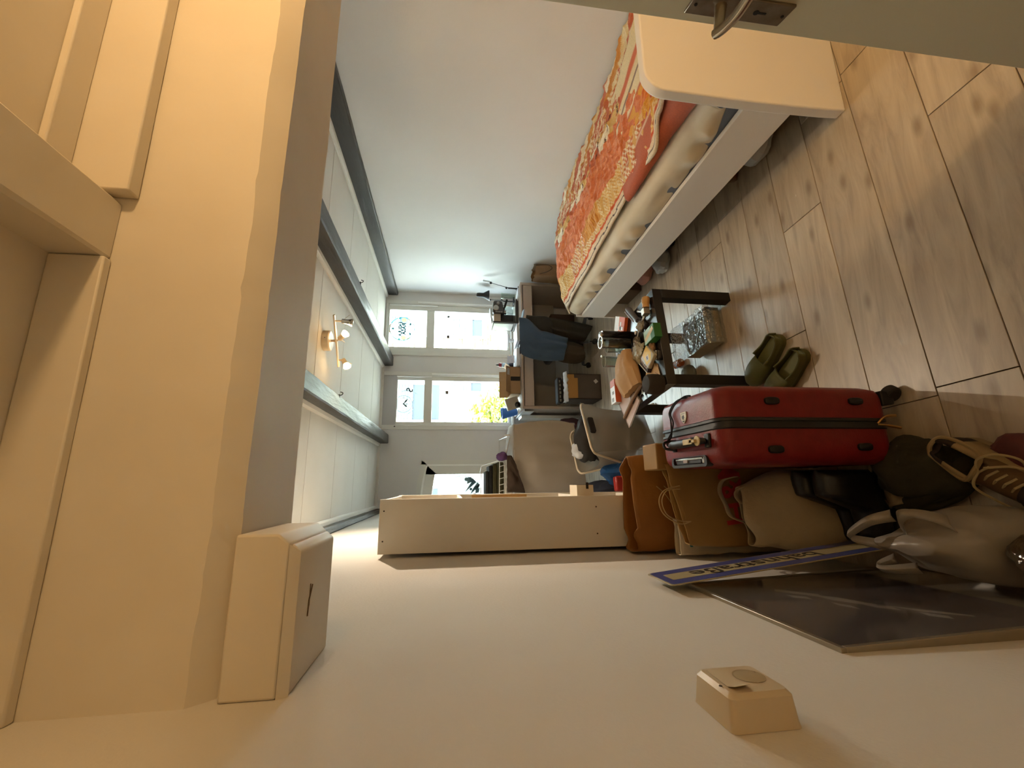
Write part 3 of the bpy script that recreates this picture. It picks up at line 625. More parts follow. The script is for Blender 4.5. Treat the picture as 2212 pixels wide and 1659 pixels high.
# ---------------------------------------------------------------- low black table
blk = mat('black_brown_foil', '14110f', .5, bump=(60, .03)); topm = mat('black_table_top', '1b1a1b', .26, var=('262527', 4, .5), spec=.7)
TX = rotz(.703, 2.262, 0, 7.6)
g = thing('coffee_table', 'small square black coffee table crowded with clutter', 'table', (.703, 2.262, 0), R(7.6))
h = .272
m = MB(TX); m.box(-h, h, -h, h, .40, .4495); obj('tabletop', m, [topm], g, bevel=.002)
for sx in (-1, 1):
    for sy in (-1, 1): m = MB(TX); m.box(min(sx*h, sx*(h-.052)), max(sx*h, sx*(h-.052)), min(sy*h, sy*(h-.052)), max(sy*h, sy*(h-.052)), 0, .3995); obj('leg', m, blk, g, bevel=.002)

# ---------------------------------------------------------------- bookcase seen from its side
case_m = mat('bookcase_white', 'd9d2c6', .5, bump=(40, .02)); screw = mat('screw_dark', '4a4238', .4, .6)
g = thing('bookcase', 'tall narrow white bookcase against the left wall, seen side-on', 'bookcase', (-.18, 2.45, 0))
x0, x1, ya, yb, zt = -.292, -.062, 2.045, 2.80, 1.806
m = MB(); m.box(x0, x1, ya, ya+.018, 0, zt); sp = obj('side_panel', m, case_m, g, bevel=.001)
for a, b in ((-.112, 1.787), (-.239, 1.787), (-.112, .818), (-.232, .818)): m = MB(Matrix.Translation((a, ya, b)) @ Matrix.Rotation(R(90), 4, 'X')); m.lathe([(.004, -.0005), (.003, .0012)], (0, 0, 0), 8); obj('screw', m, screw, sp)
m = MB(); m.box(x0, x1, yb-.018, yb, 0, zt); obj('side_panel', m, case_m, g, bevel=.001)
m = MB(); m.box(x0, x0+.005, ya+.018, yb-.018, .02, zt-.018); obj('back_panel', m, case_m, g)
for z in (.05, .42, .80, 1.12, 1.44, zt-.018): m = MB(); m.box(x0+.005, x1-.004, ya+.018, yb-.018, z, z+.018); obj('shelf', m, case_m, g, bevel=.001)
g = thing('white_box', 'small off-white card box sticking out of the bookcase', 'box', (-.08, 2.12, .82))
m = MB(); m.box(-.20, -.012, 2.07, 2.20, .8185, .900); obj('carton', m, mat('cream_card', 'd8cbb4', .7), g, bevel=.001)
m = MB(); m.box(-.0118, -.010, 2.09, 2.18, .8185, .887); m.box(-.03, -.0, 2.068, 2.0698, .843, .855); obj('slot', m, mat('slot_dark', '2a2019', .9), g)
for nm, (a, b, c, d), cl, lab in (('folder', (-.22, -.07, 2.10, 2.13), 'b8925a', 'tan folder edge sticking out of a middle bookcase shelf'),):
    o = obj(nm, MB().box(a, b+.02, c, d, 1.1385, 1.40), mat(nm+'_c', cl, .7), bevel=.002); tag(o, lab, 'folder')
o = obj('cup', MB().lathe([(.03, 0), (.036, .08), (.033, .08), (.028, .005)], (-.105, 2.24, 1.4585), 18, True, False), mat('white_ceramic', 'd9d5cc', .3), smooth=True); tag(o, 'small white cup near the edge of an upper bookcase shelf', 'cup')

# ---------------------------------------------------------------- red suitcase
red = mat('red_polycarbonate', '7d1f20', .33, var=('731a1c', 30, .3), bump=(260, .10), spec=.45); blkp = mat('black_plastic', '17161a', .45); gasket = mat('zip_gasket', '2b2c2e', .38); chrome = mat('bright_chrome', 'd8d6d0', .15, 1)
g = thing('suitcase', 'dark red hard-shell suitcase standing upright in front of the paper bags', 'suitcase', (.175, 1.445, 0))
X0, X1, Y0, Y1, Z0, Z1 = .045, .302, 1.24, 1.650, .055, .668
# outline in the Y-Z plane (the broad side), lofted across X with rounded flanks
def shell(xa, xb, dome):
    rings = []
    for t in range(9):
        f = t/8; x = xa+(xb-xa)*f; inset = .034*(1-math.sqrt(max(0, 1-(f-0)**6))) if dome > 0 else .034*(1-math.sqrt(max(0, 1-(1-f)**6)))
        rings.append([(x, a, b) for a, b in rr(Y0+inset, Y1-inset, Z0+inset, Z1-inset, .045, 6)])
    m.loft(rings)
m = MB(); shell(.195, X1, 1); s1 = obj('shell', m, red, g, smooth=True, ang=40, label='right half of the red shell')
m = MB(); shell(X0, .158, -1); s2 = obj('shell', m, red, g, smooth=True, ang=40, label='left half of the red shell')
m = MB(); rings = []
for x, d in ((.158, .001), (.162, -.004), (.169, -.004), (.170, .004), (.183, .004), (.184, -.004), (.191, -.004), (.195, .001)): rings.append([(x, a, b) for a, b in rr(Y0+d, Y1-d, Z0+d, Z1-d, .046-d, 6)])
m.loft(rings); obj('zip_band', m, gasket, g, smooth=True, ang=30)
for px_, pz_, pr in ((.247, .486, s1), (.249, .182, s1), (.093, .495, s2), (.100, .178, s2)):
    m = MB(Matrix.Translation((px_, Y0-.001, pz_)) @ Matrix.Rotation(R(90), 4, 'X')); m.loft([[(a*k, b*k, c) for a, b in sup(0, 0, .0125, .026, 3, 24)] for k, c in ((1, -.004), (.96, .006), (.75, .009))]); obj('foot_stud', m, blkp, pr, smooth=True, ang=50)
for wx, wy in ((.262, 1.262), (.262, 1.62), (.085, 1.262), (.085, 1.62)):
    m = MB(); m.prism([(wx-.02, .03), (wx+.02, .03), (wx+.026, .075), (wx-.026, .075)], wy-.022, wy+.02, 'y'); wh = obj('wheel_fork', m, blkp, g, bevel=.004)
    m = MB(Matrix.Translation((wx+(.018 if wx > .2 else -.012), wy-.012, .0275)) @ Matrix.Rotation(R(52), 4, 'Z') @ Matrix.Rotation(R(90), 4, 'Y')); m.lathe([(.010, -.017), (.022, -.017), (.027, -.012), (.0275, 0), (.027, .012), (.022, .017), (.010, .017)], (0, 0, 0), 24); m.lathe([(.017, -.0185), (.0185, -.0165)], (0, 0, 0), 20); m.lathe([(.0165, .0165), (.017, .0185)], (0, 0, 0), 20)
    obj('wheel', m, mat('rubber_wheel', '221f1e', .6), wh, smooth=True, ang=35)
# zip pulls at the lower front
for a, b, c in (((.176, Y0-.006, .118), (.196, Y0-.018, .10), (.200, Y0-.02, .062)), ((.172, Y0-.006, .118), (.168, Y0-.018, .10), (.160, Y0-.02, .052))):
    m = MB(); m.tube(spl([a, b, c], 6), [.0035]*7+[.005]*6, 6); obj('zip_pull', m, mat('brass_pull', 'b8935a', .3, .9), g, smooth=True)
# top: carry handle, name tag, recessed trolley handle, shield badge, black cord
m = MB(); m.tube([(.128, 1.325, Z1+.006), (.128, 1.335, Z1+.020), (.128, 1.36, Z1+.026), (.128, 1.50, Z1+.026), (.128, 1.525, Z1+.020), (.128, 1.535, Z1+.004)], [.008, .012, .0155, .0155, .012, .008], 12); hd = obj('carry_handle', m, blkp, g, smooth=True)
for a, b in ((1.305, 1.335), (1.525, 1.55)): m = MB(); m.box(.105, .151, a, b, Z1-.004, Z1+.007); obj('handle_mount', m, blkp, hd, bevel=.004)
m = MB(); m.lathe([(.0165, 0), (.0165, .004)], (.128, 1.33, Z1+.0325), 18); m.box(.119, .137, 1.345, 1.40, Z1+.043, Z1+.046); m.box(.123, .133, 1.33, 1.36, Z1+.033, Z1+.046); obj('tag', m, mat('cream_tag', 'c2ad7c', .5), hd, bevel=.001)
m = MB(); o_ = rr(.046, .083, 1.335, 1.565, .014, 5); i_ = rr(.056, .083-.002, 1.350, 1.552, .009, 5)
m.loft([[(a, b, Z1-.02) for a, b in o_], [(a, b, Z1+.004) for a, b in o_], [(a, b, Z1+.004) for a, b in i_], [(a, b, Z1-.012) for a, b in i_]]); fr = obj('trolley_recess', m, gasket, g, smooth=True, ang=30)
m = MB(); m.prism(rr(.0575, .0795, 1.375, 1.538, .006), Z1-.010, Z1+.0); obj('trolley_grip', m, blkp, fr, bevel=.002)
m = MB(); m.box(.0705, .078, 1.352, 1.535, Z1-.003, Z1+.0045); m.box(.0575, .078, 1.350, 1.362, Z1-.003, Z1+.0045); obj('grip_trim', m, chrome, fr, bevel=.0015)
m = MB(); m.box(.062, .0735, 1.455, 1.482, Z1+.0, Z1+.005); obj('release_button', m, mat('pale_button', 'a79a95', .5), fr, bevel=.001)
bx, by, bz = .2225, 1.452, Z1+.0006
m = MB(); m.k = 0; sh = [(-.014, .02), (.014, .02), (.0138, .0), (.009, -.012), (0, -.021), (-.009, -.012), (-.0138, .0)]
Bm = frame3((bx, by, bz), (0, -1, 0), (1, 0, 0)) @ Matrix.Diagonal((1.35, 1, 1, 1)); m.xf = Bm; m.prism(sh, 0, .0035); m.k = 1
m.prism([(-.006, .004), (-.002, .009), (.001, .006), (.005, .010), (.004, .004), (.006, -.001), (.002, -.002), (.004, -.009), (0, -.004), (-.003, -.010), (-.003, -.001), (-.006, -.004)], .0036, .0042); m.prism([(-.009, .014), (.009, .014), (.009, .0155), (-.009, .0155)], .0036, .0042); m.prism([(-.007, -.0115), (0, -.0165), (.007, -.0115), (.006, -.0125), (0, -.0152), (-.006, -.0125)], .0036, .0042)
obj('badge', m, [mat('ivory_badge', 'd2c6a8', .35), mat('badge_black', '2a2622', .5)], g, label='ivory shield badge with a small black figure')
cordm = mat('black_cord', '120f11', .7)
m = MB()
m.tube(spl([(.302, 1.47, .58), (.300, 1.475, Z1-.02), (.285, 1.50, Z1+.006), (.255, 1.545, Z1+.006), (.225, 1.54, Z1+.006), (.195, 1.53, Z1+.012), (.165, 1.535, Z1+.012), (.135, 1.535, Z1+.030), (.122, 1.530, Z1+.022)], 8), .0030, 6)
m.tube(spl([(.122, 1.53, Z1+.026), (.14, 1.54, Z1+.03), (.18, 1.525, Z1+.015), (.215, 1.522, Z1+.007), (.25, 1.535, Z1+.007), (.284, 1.49, Z1+.005), (.3025, 1.462, Z1-.015), (.3045, 1.455, Z1-.035)], 8), .0030, 6)
m.tube(spl([(.112, 1.52, Z1+.006), (.118, 1.525, Z1+.045), (.14, 1.53, Z1+.044), (.145, 1.525, Z1+.01)], 5), .005, 6)
obj('cord', m, cordm, g, smooth=True)
# ---------------------------------------------------------------- ceiling spotlight bar
lampw = mat('lamp_cream', 'd6c4a6', .4); bulb_on = mat('lit_bulb', 'ffe6b0', .3, emis=('ffcf8a', 12)); bulb_off = mat('unlit_reflector', 'b9b2a6', .15, .9)
g = thing('ceiling_spotlight', 'cream ceiling spotlight bar with three spots, two of them lit', 'lamp', (.945, 2.9, 2.352))
m = MB(); m.lathe([(.068, 0), (.068, -.04), (.062, -.046)], (.945, 2.9, 2.3515), 28); cup_ = obj('ceiling_cup', m, lampw, g, smooth=True, ang=40)
m = MB(); m.lathe([(.003, 0), (.003, .004)], (.945, 2.832, 2.327), 8); obj('screw', m, screw, cup_)
m = MB(); m.tube([(.945, 2.9, 2.31), (.945, 2.9, 2.275)], .008, 8); ux, uy = -.293, .212; L_ = math.hypot(ux, uy); nx_, ny_ = -uy/L_*.014, ux/L_*.014
m.prism([(1.088+nx_, 2.79+ny_), (1.088-nx_, 2.79-ny_), (.795-nx_, 3.002-ny_), (.795+nx_, 3.002+ny_)], 2.266, 2.276); obj('bar', m, lampw, g, bevel=.002)
def spot(p, joint, aim, lit, en):
    p, joint, aim = Vector(p), Vector(joint), Vector(aim).normalized()
    m = MB(); m.tube([p, joint], .0055, 8); a = obj('arm', m, lampw, g, smooth=True)
    M_ = frame3(joint, aim.orthogonal(), aim.cross(aim.orthogonal()))
    if (M_.col[2].xyz.dot(aim)) < 0: M_ = frame3(joint, aim.orthogonal(), -aim.cross(aim.orthogonal()))
    m = MB(M_); m.lathe([(.008, -.006), (.015, -.002), (.017, .03), (.019, .042)], (0, 0, 0), 18); h_ = obj('spot_head', m, lampw if lit else chrome, g, smooth=True, ang=50)
    m = MB(M_); m.lathe([(.019, .042), (.026, .062), (.025, .066), (.012, .070)], (0, 0, 0), 18, False); obj('bulb', m, bulb_on if lit else bulb_off, h_, smooth=True, ang=60)
    m = MB(); e = joint + Vector((0, 0, -.01)); m.tube([joint, joint + aim.cross(Vector((0, 0, 1))).normalized()*.05 + Vector((0, 0, -.045))], .0016, 6); obj('handle_rod', m, lampw, h_)
    if lit:
        s_ = light('spot_light', 'SPOT', joint + aim*.078, en, (1.0, .81, .60), shadow_soft_size=.02, spot_size=R(112), spot_blend=.9)
        s_.rotation_euler = aim.to_track_quat('-Z', 'Y').to_euler()
spot((1.055, 2.815, 2.268), (1.055, 2.815, 2.225), (-.05, .3, -1), False, 0)
spot((.943, 2.895, 2.268), (.955, 2.885, 2.250), (.50, -.50, -.75), True, 6)
spot((.833, 2.975, 2.268), (.835, 2.972, 2.236), (-.80, -.25, -.50), True, 36)

# ---------------------------------------------------------------- clutter on the low table
T = .4502
clear = glassy('clear_glass', 'eef3ef', .08, .03); film = glassy('clear_film', 'f2f5f4', .16, .12, diff=.16, dcol='cfd4d2', crinkle=(60, 1.0)); kraft = mat('kraft_paper', 'bd9a70', .75, var=('ad885c', 6, .5), bump=(40, .15)); orange_c = mat('orange_card', 'c65f36', .55); white_c = mat('white_card', 'd9d9da', .5); dgrey = mat('dark_grey_plastic', '2d2a2d', .4); green_c = mat('green_card', '2e6b35', .5); beech = mat('beech_wood', 'c39a5e', .5, var=('b58a4e', 12, .5))
# hand coffee grinder lying down
g = thing('coffee_grinder', 'hand tool with a round beech knob and chrome shaft at the right table edge', 'grinder', (.93, 2.08, T))
m = MB(); A, B_ = Vector((.975, 2.060, T+.022)), Vector((.915, 2.066, T+.022)); m.tube([A, A.lerp(B_, .06), A.lerp(B_, .25), A.lerp(B_, .62), A.lerp(B_, .66), B_], [.012, .019, .0215, .0215, .019, .019], 20); obj('knob', m, beech, g, smooth=True, ang=50)
m = MB(rotz(.895, 2.075, T, 8)); m.box(-.020, .016, -.018, .018, .004, .04); obj('collar', m, mat('satin_nickel', 'b9b1a6', .3, .9), g, bevel=.003)
m = MB(); m.tube([(.878, 2.085, T+.022), (.845, 2.17, T+.012)], .009, 10); obj('shaft', m, chrome, g, smooth=True)
m = MB(); m.tube([(.895, 2.085, T+.03), (.925, 2.145, T+.03)], .004, 8); m.ball((.926, 2.147, T+.03), .007); obj('crank', m, chrome, g, smooth=True)
# dark handled tool, with a grey crumpled foil lump
g = thing('handled_brush', 'dark grey T-shaped handled tool lying on the table behind the grinder', 'tool', (.93, 2.25, T))
m = MB(); m.tube([(1.012, 2.315, T+.017), (.99, 2.285, T+.02), (.885, 2.185, T+.018)], [.014, .018, .013], 14); m.tube([(1.012, 2.315, T+.017), (1.014, 2.318, T+.017)], [.014, .008], 14); hd = obj('handle', m, mat('grey_rubber', '4b4748', .5), g, smooth=True, ang=50)
m = MB(); m.tube([(1.00, 2.335, T+.023), (.90, 2.235, T+.022)], .005, 8); obj('handle_edge', m, mat('grey_highlight', '9b98a5', .35), hd, smooth=True)
m = MB(rotz(.862, 2.155, T, -40)); m.box(-.016, .016, -.06, .05, .0, .018); obj('head', m, dgrey, g, bevel=.004)
foil = mat('crumpled_foil', '8d877c', .3, .75, bump=(70, 1.0))
for x, y, r, lab in ((.835, 2.145, (.03, .028, .022), 'grey crumpled foil lump beside the dark handled tool'), (.765, 2.215, (.034, .03, .02), 'crumpled silvery foil beside the green box'), (.70, 2.045, (.045, .018, .016), 'twisted brown foil wrapper by the green box at the front of the table')):
    m = MB(); crumple(m, (x, y, T), r, seed=x*30, amp=.35); o = obj('foil_wrapper', m, foil if 'brown' not in lab else mat('brown_foil', '8a6e56', .35, .4, bump=(60, 1)), smooth=True, ang=20); tag(o, lab, 'wrapper')
# orange and white card boxes
def carton(nm, lab, cat_, x, y, rz, lx, ly, lz, mats, z=T, group=None):
    g = thing(nm, lab, cat_, (x, y, z), R(rz), group); m = MB(rotz(x, y, z, rz)); m.box(-lx/2, lx/2, -ly/2, ly/2, 0.0003, lz); obj('carton', m, mats, g, bevel=.0012); return g
g = carton('orange_carton', 'flat white and orange card box at the back right of the table', 'box', .955, 2.44, -25, .10, .16, .022, white_c)
m = MB(rotz(.955, 2.44, T, -25)); m.box(-.049, .052, -.081, .01, .0222, .0228); m.box(-.051, .051, -.0812, -.0802, .002, .022); obj('print', m, orange_c, g); m = MB(rotz(.955, 2.44, T, -25)); m.box(-.03, -.008, -.06, .0, .0229, .0233); m.box(-.03, .02, -.03, -.012, .0229, .0233); obj('print', m, white_c, g)
g = carton('green_carton', 'green box with a pale band near the front edge of the table', 'box', .745, 2.020, 8, .078, .115, .042, green_c)
m = MB(rotz(.745, 2.020, T, 8)); m.box(-.037, .037, -.02, .055, .0422, .0428); obj('print', m, mat('pale_green_print', '9dbfae', .4), g); m = MB(rotz(.745, 2.020, T, 8) @ Matrix.Rotation(R(18), 4, 'Z')); m.box(-.012, .012, -.052, .05, .0424, .0432); obj('print', m, mat('cream_print', 'd8c9a2', .5), g)
g = carton('tea_box', 'long orange and white tea box near the left back of the table', 'box', .553, 2.555, 4, .15, .075, .036, orange_c, z=T+.012)
m = MB(rotz(.553, 2.555, T+.012, 4)); m.box(-.0752, .03, -.0365, .0365, .0362, .0368); m.box(-.0757, -.0752, -.037, .037, .001, .036); obj('print', m, white_c, g); m = MB(rotz(.553, 2.555, T+.012, 4)); m.box(-.065, -.04, -.012, .02, .0369, .0373); m.box(-.02, .0, -.02, .01, .0369, .0373); obj('print', m, mat('grey_print', '8a8a8a', .6), g)
# notebook with spiral binding, wooden stick
NBX = rotz(.502, 2.43, T, 38); g = thing('spiral_notebook', 'spiral-bound notebook with a pinkish cover under the tea box', 'notebook', (.502, 2.43, T), R(38))
m = MB(NBX); m.box(-.145, .12, -.09, .115, .0004, .0085); obj('page_block', m, white_c, g); m = MB(NBX); m.box(-.15, .122, -.092, .12, .0086, .0112); obj('cover', m, mat('pink_grey_cover', 'b8a39b', .6), g)
for i in range(24):
    c = -.14+.0108*i; m = MB(NBX); m.tube([(c, .116+.006*math.cos(a), .007+.0075*math.sin(a)) for a in [k*math.pi/4 for k in range(8)]], .0011, 5, True); obj('ring', m, mat('dark_wire', '4e4845', .35, .7), g)
m = MB(); m.tube([(.372, 2.472, T+.020), (.378, 2.466, T+.02), (.455, 2.335, T+.022), (.525, 2.215, T+.012)], [.007, .0105, .011, .010], 12); o = obj('wooden_stick', m, mat('grey_brown_wood', '7c634c', .6, var=('8d7560', 20, .6)), smooth=True, ang=50); tag(o, 'thick grey-brown wooden stick lying across the notebook', 'stick')
# tall beakers and glasses
g = thing('glass_beaker', 'tall glass beaker standing in the middle back of the table', 'beaker', (.775, 2.33, T)); 
m = MB(); m.lathe([(.030, .003), (.033, .010), (.034, .185), (.036, .19), (.0335, .19), (.0315, .185), (.031, .012), (.0, .010)], (.80, 2.335, T), 26, True, False); obj('vessel', m, clear, g, smooth=True)
m = MB(); m.lathe([(.0305, .013), (.0305, .15), (.0, .151)], (.80, 2.335, T), 26); obj('contents', m, mat('dark_grounds', '3a3238', .5), g, smooth=True)
m = MB(); m.lathe([(.036, .186), (.0362, .193), (.034, .193)], (.80, 2.335, T), 26, False, False); obj('rim', m, chrome, g, smooth=True)
g = thing('black_canister', 'tall black cylinder standing beside the glass beaker', 'canister', (.845, 2.36, T)); m = MB(); m.lathe([(.03, 0), (.033, .004), (.033, .165), (.031, .17)], (.852, 2.365, T), 26); obj('body', m, mat('gloss_black', '121014', .22), g, smooth=True, ang=40)
m = MB(); m.lathe([(.024, .171), (.024, .182), (.021, .184)], (.852, 2.365, T), 24); obj('cap', m, chrome, g, smooth=True, ang=40)
for x, y, r, hh, lab, nm in ((.725, 2.475, .034, .125, 'clear empty jug standing at the left back of the table', 'glass_jug'), (.80, 2.44, .026, .115, 'small clear glass directly behind the tall beaker', 'drinking_glass')):
    g = thing(nm, lab, 'glass', (x, y, T)); m = MB(); m.lathe([(r*.75, .001), (r*.95, .012), (r, hh*.6), (r*1.06, hh), (r*1.0, hh), (r*.94, hh*.6), (r*.88, .014), (.001, .010)], (x, y, T), 26, True, False); obj('vessel', m, clear, g, smooth=True)
    m = MB(); m.tube([(x+r*1.04*math.cos(a*.2618), y+r*1.04*math.sin(a*.2618), T+hh) for a in range(24)], .0013, 6, True); obj('rim', m, mat('glass_rim', 'dfe6e4', .1, trans=.3), g, smooth=True)
    if nm == 'glass_jug': m = MB(); m.lathe([(.006, 0), (.006, .012), (.009, .016), (.007, .022)], (x+r*1.1, y+.01, T+hh-.01), 12); obj('spout', m, chrome, g, smooth=True)
# papers, books, packets
m = MB(rotz(.862, 2.50, T, 12)); m.grid(8, 8, lambda u, v: (-.055+.11*u, -.085+.17*v, .0012+.004*u*u)); o = obj('paper_sheet', m, mat('blue_white_paper', 'd3dbe8', .6), smooth=True, solid=.0008); tag(o, 'loose white paper sheet at the back edge of the table', 'paper')
bag_f = mat('clear_bag_milky', 'c9c5ba', .3); 
for x, y, r, lab in ((.79, 2.405, (.055, .05, .022), 'crinkled clear plastic bag in front of the small glass'), (.715, 2.375, (.05, .06, .026), 'milky crinkled plastic packet under the brown paper bag'), (.70, 2.20, (.055, .06, .022), 'olive-tinted shiny plastic packet beside the dark book')):
    m = MB(); crumple(m, (x, y, T), r, 26, 14, .4, seed=x*50+y, sc_=1.4); o = obj('plastic_packet', m, film if 'olive' not in lab else mat('olive_packet', '77755a', .22, var=('b8b096', 14, .8), bump=(50, 1.0)), smooth=True, ang=30); tag(o, lab, 'packet')
BX = frame3((.662, 2.185, T+.004), (-.165, -.19, 0), (.19, -.165, 0))
g = thing('dark_book', 'dark purple book with pale lettering on its spine, under the yellow packet', 'book', (.66, 2.16, T))
m = MB(BX); m.box(-.125, .125, -.026, .026, 0, .024); obj('cover', m, mat('aubergine_cover', '2e2128', .45), g, bevel=.0015); m = MB(BX); m.box(-.1252, .1252, -.0268, -.0225, .004, .0246); obj('edge', m, mat('white_edge', 'd9d6d0', .4), g)
text('lettering', 'TOM', .036, BX @ Matrix.Translation((-.045, .002, .0244)), mat('peach_letters', 'd9a77f', .5), g, .0003, bold=.001); text('lettering', 'WILLS', .034, BX @ Matrix.Translation((.068, .002, .0244)), mat('pale_letters', 'c9c3c6', .5), g, .0003, bold=.001)
PX = frame3((.625, 2.055, T+.03), (-.60, -.62, -.02), (.62, -.60, -.10))
g = thing('yellow_packet', 'yellow and white shiny packet lying across the dark book', 'packet', (.62, 2.06, T+.02))
m = MB(PX); m.box(-.052, .052, -.035, .05, 0, .02); obj('carton', m, mat('silver_white', 'b9b7a4', .25), g, bevel=.004); m = MB(PX)
m.k = 0; m.add([(-.045, -.01, .0206), (.03, -.028, .0206), (.045, .01, .0206), (.02, .045, .0206), (-.05, .048, .0206)], [(0, 1, 2, 3, 4)]); m.k = 1; m.add([(-.012, .0, .0211), (.018, -.012, .0211), (.026, .008, .0211), (.0, .026, .0211)], [(0, 1, 2, 3)]); m.k = 2; m.add([(-.004, .004, .0215), (.012, -.004, .0215), (.018, .004, .0215), (.002, .014, .0215)], [(0, 1, 2, 3)])
obj('print', m, [mat('bright_yellow', 'd4ad17', .35), mat('pale_print', 'cfc7a0', .4), mat('dark_print', '4b4a3c', .5)], g)
# kraft envelope and brown paper bag
g = thing('kraft_envelope', 'kraft envelope lying in front of the brown paper bag', 'envelope', (.57, 2.09, T)); EX = frame3((.566, 2.088, T+.002), (-.083, -.16, .005), (.16, -.083, -.01))
m = MB(EX); m.prism([(-.075, -.045), (.03, -.05), (.092, -.002), (.035, .048), (-.075, .045)], 0, .003); obj('body', m, mat('kraft_pale', 'c6a274', .7), g); m = MB(EX); m.prism([(.03, -.0005), (.09, -.004), (.09, .002), (.03, .0015)], .0031, .0036); obj('flap_edge', m, mat('kraft_shadow', '8f6d45', .8), g)
m = MB(); 
PA, PB = Vector((.742, 2.345, T+.018)), Vector((.505, 2.295, T+.018)); K = 16; rings = []
ax_ = (PB-PA).normalized(); bx_ = Vector((-ax_.y, ax_.x, 0))
for i in range(K+1):
    t = i/K; c = PA.lerp(PB, t); w_ = .055+.065*min(1, t*1.7)-.012*max(0, t-.85)/.15; hh = .018+.026*math.sin(math.pi*min(1, .15+t*.8))
    ring = []
    for j in range(36):
        a = 2*math.pi*j/36; yy = w_*math.copysign(abs(math.cos(a))**.8, math.cos(a)); zz = hh*math.copysign(abs(math.sin(a))**.75, math.sin(a))
        fold = .008*abs(math.sin(yy*52+t*1.5))*(1 if zz > 0 else .2)+.004*nz((t*5, a*2, 0), 1.5)
        p = c + bx_*yy + Vector((0, 0, hh-.012+zz+fold)); p.z = max(p.z, T+.0145); ring.append(tuple(p))
    rings.append(ring)
m.loft(rings); o = obj('paper_bag', m, kraft, smooth=True, ang=50); tag(o, 'bulging brown kraft paper bag lying in the middle of the table', 'paper bag')
# speaker, keys, cable loop, small things
g = thing('speaker', 'dark grey fabric round speaker at the front left table corner', 'speaker', (.478, 2.015, T)); m = MB(); m.lathe([(.036, .0), (.046, .004), (.051, .02), (.0525, .05), (.050, .075), (.042, .086), (.030, .0885), (.0, .089)], (.478, 2.012, T), 32); obj('body', m, mat('speaker_fabric', '3b3733', .9, bump=(420, .5)), g, smooth=True)
g = thing('key_bunch', 'bunch of metal keys on the table behind the dark speaker', 'keys', (.485, 2.20, T)); kz = T+.004; brass = mat('key_metal', '8d867c', .3, .9)
m = MB(); m.tube([(.49+.014*math.cos(a*.5236), 2.215+.014*math.sin(a*.5236), kz+.002) for a in range(12)], .0014, 6, True); obj('ring', m, brass, g, smooth=True)
for a in (10, 60, 115, 200, 250): m = MB(rotz(.49, 2.215, kz, a)); m.box(.022, .055, -.003, .003, 0, .002); m.lathe([(.010, 0), (.010, .0022)], (.018, 0, 0), 12); obj('key', m, brass, g)
m = MB(); m.tube(spl([(.47, 2.30, T+.016), (.44, 2.335, T+.016), (.45, 2.365, T+.016), (.485, 2.36, T+.018), (.50, 2.32, T+.018), (.485, 2.29, T+.016), (.455, 2.31, T+.019), (.44, 2.34, T+.02)], 6), .0016, 6); o = obj('black_cable', m, cordm, smooth=True); tag(o, 'thin black cable loop on the notebook beside the stick', 'cable')
g = thing('tripod_clip', 'small white three-armed plastic clip on the table by the foil lump', 'clip', (.835, 2.235, T)); m = MB()
for a in (20, 140, 255): m.tube([(.83, 2.215, T+.006), (.83+.038*math.cos(R(a)), 2.215+.038*math.sin(R(a)), T+.005)], .0035, 6)
obj('arms', m, white_c, g, smooth=True)
m = MB(); m.lathe([(.011, 0), (.012, .004), (.009, .006)], (.842, 2.262, T), 16); o = obj('plastic_disc', m, white_c, smooth=True); tag(o, 'small round white plastic disc by the black cylinder', 'disc')
g = thing('small_gadget', 'small silver and black gadget at the front table edge', 'gadget', (.628, 1.995, T)); m = MB(rotz(.628, 1.998, T, -10)); m.prism(rr(-.026, .026, -.02, .02, .012), 0, .02); obj('body', m, dgrey, g, bevel=.004); m = MB(rotz(.628, 1.998, T, -10)); m.prism(rr(-.024, .024, -.004, .018, .006), .0202, .024); obj('top', m, chrome, g, bevel=.001)

# ---------------------------------------------------------------- under the table
g = thing('wrapped_package', 'cardboard package in crinkled clear film under the table', 'package', (.83, 2.22, 0)); WX = frame3((.748, 2.10, 0), (.212, .02, 0), (-.02, .25, 0))
m = MB(WX); m.box(0, .212, 0, .25, .012, .095); obj('carton', m, mat('beige_carton', 'a99a82', .7, var=('8d8674', 7, .6)), g, bevel=.002)
m = MB(WX); m.k = 0; m.box(.0, .212, -.0012, 0, .06, .09); m.k = 1; m.box(.03, .19, -.0016, -.0012, .022, .05); obj('print', m, [mat('grey_blue_print', '76838f', .5), mat('tan_print', 'b59a74', .6)], g)
m = MB(WX)
def film_f(u, v): 
    a = v*1.0; x = -.012+.236*u
    if v < .28: t = v/.28; p = (x, -.010-.004*math.sin(t*3.1), .105*t)
    elif v < .75: t = (v-.28)/.47; p = (x, -.010+.27*t, .105+.012*crease((x*9, t*3, 0), 1.4, 4))
    else: t = (v-.75)/.25; p = (x-.03*t, .26+.05*t, .105+.045*math.sin(t*2.2))
    d = .008*nz((x*30, v*9, 2)); return (p[0]+d, p[1]+d, max(.002, p[2]+d))
m.grid(30, 40, film_f); obj('film', m, glassy('blue_film', 'e8eff4', .20, .10, diff=.14, dcol='aebbc9', crinkle=(38, 1.0)), g, smooth=True, ang=25)
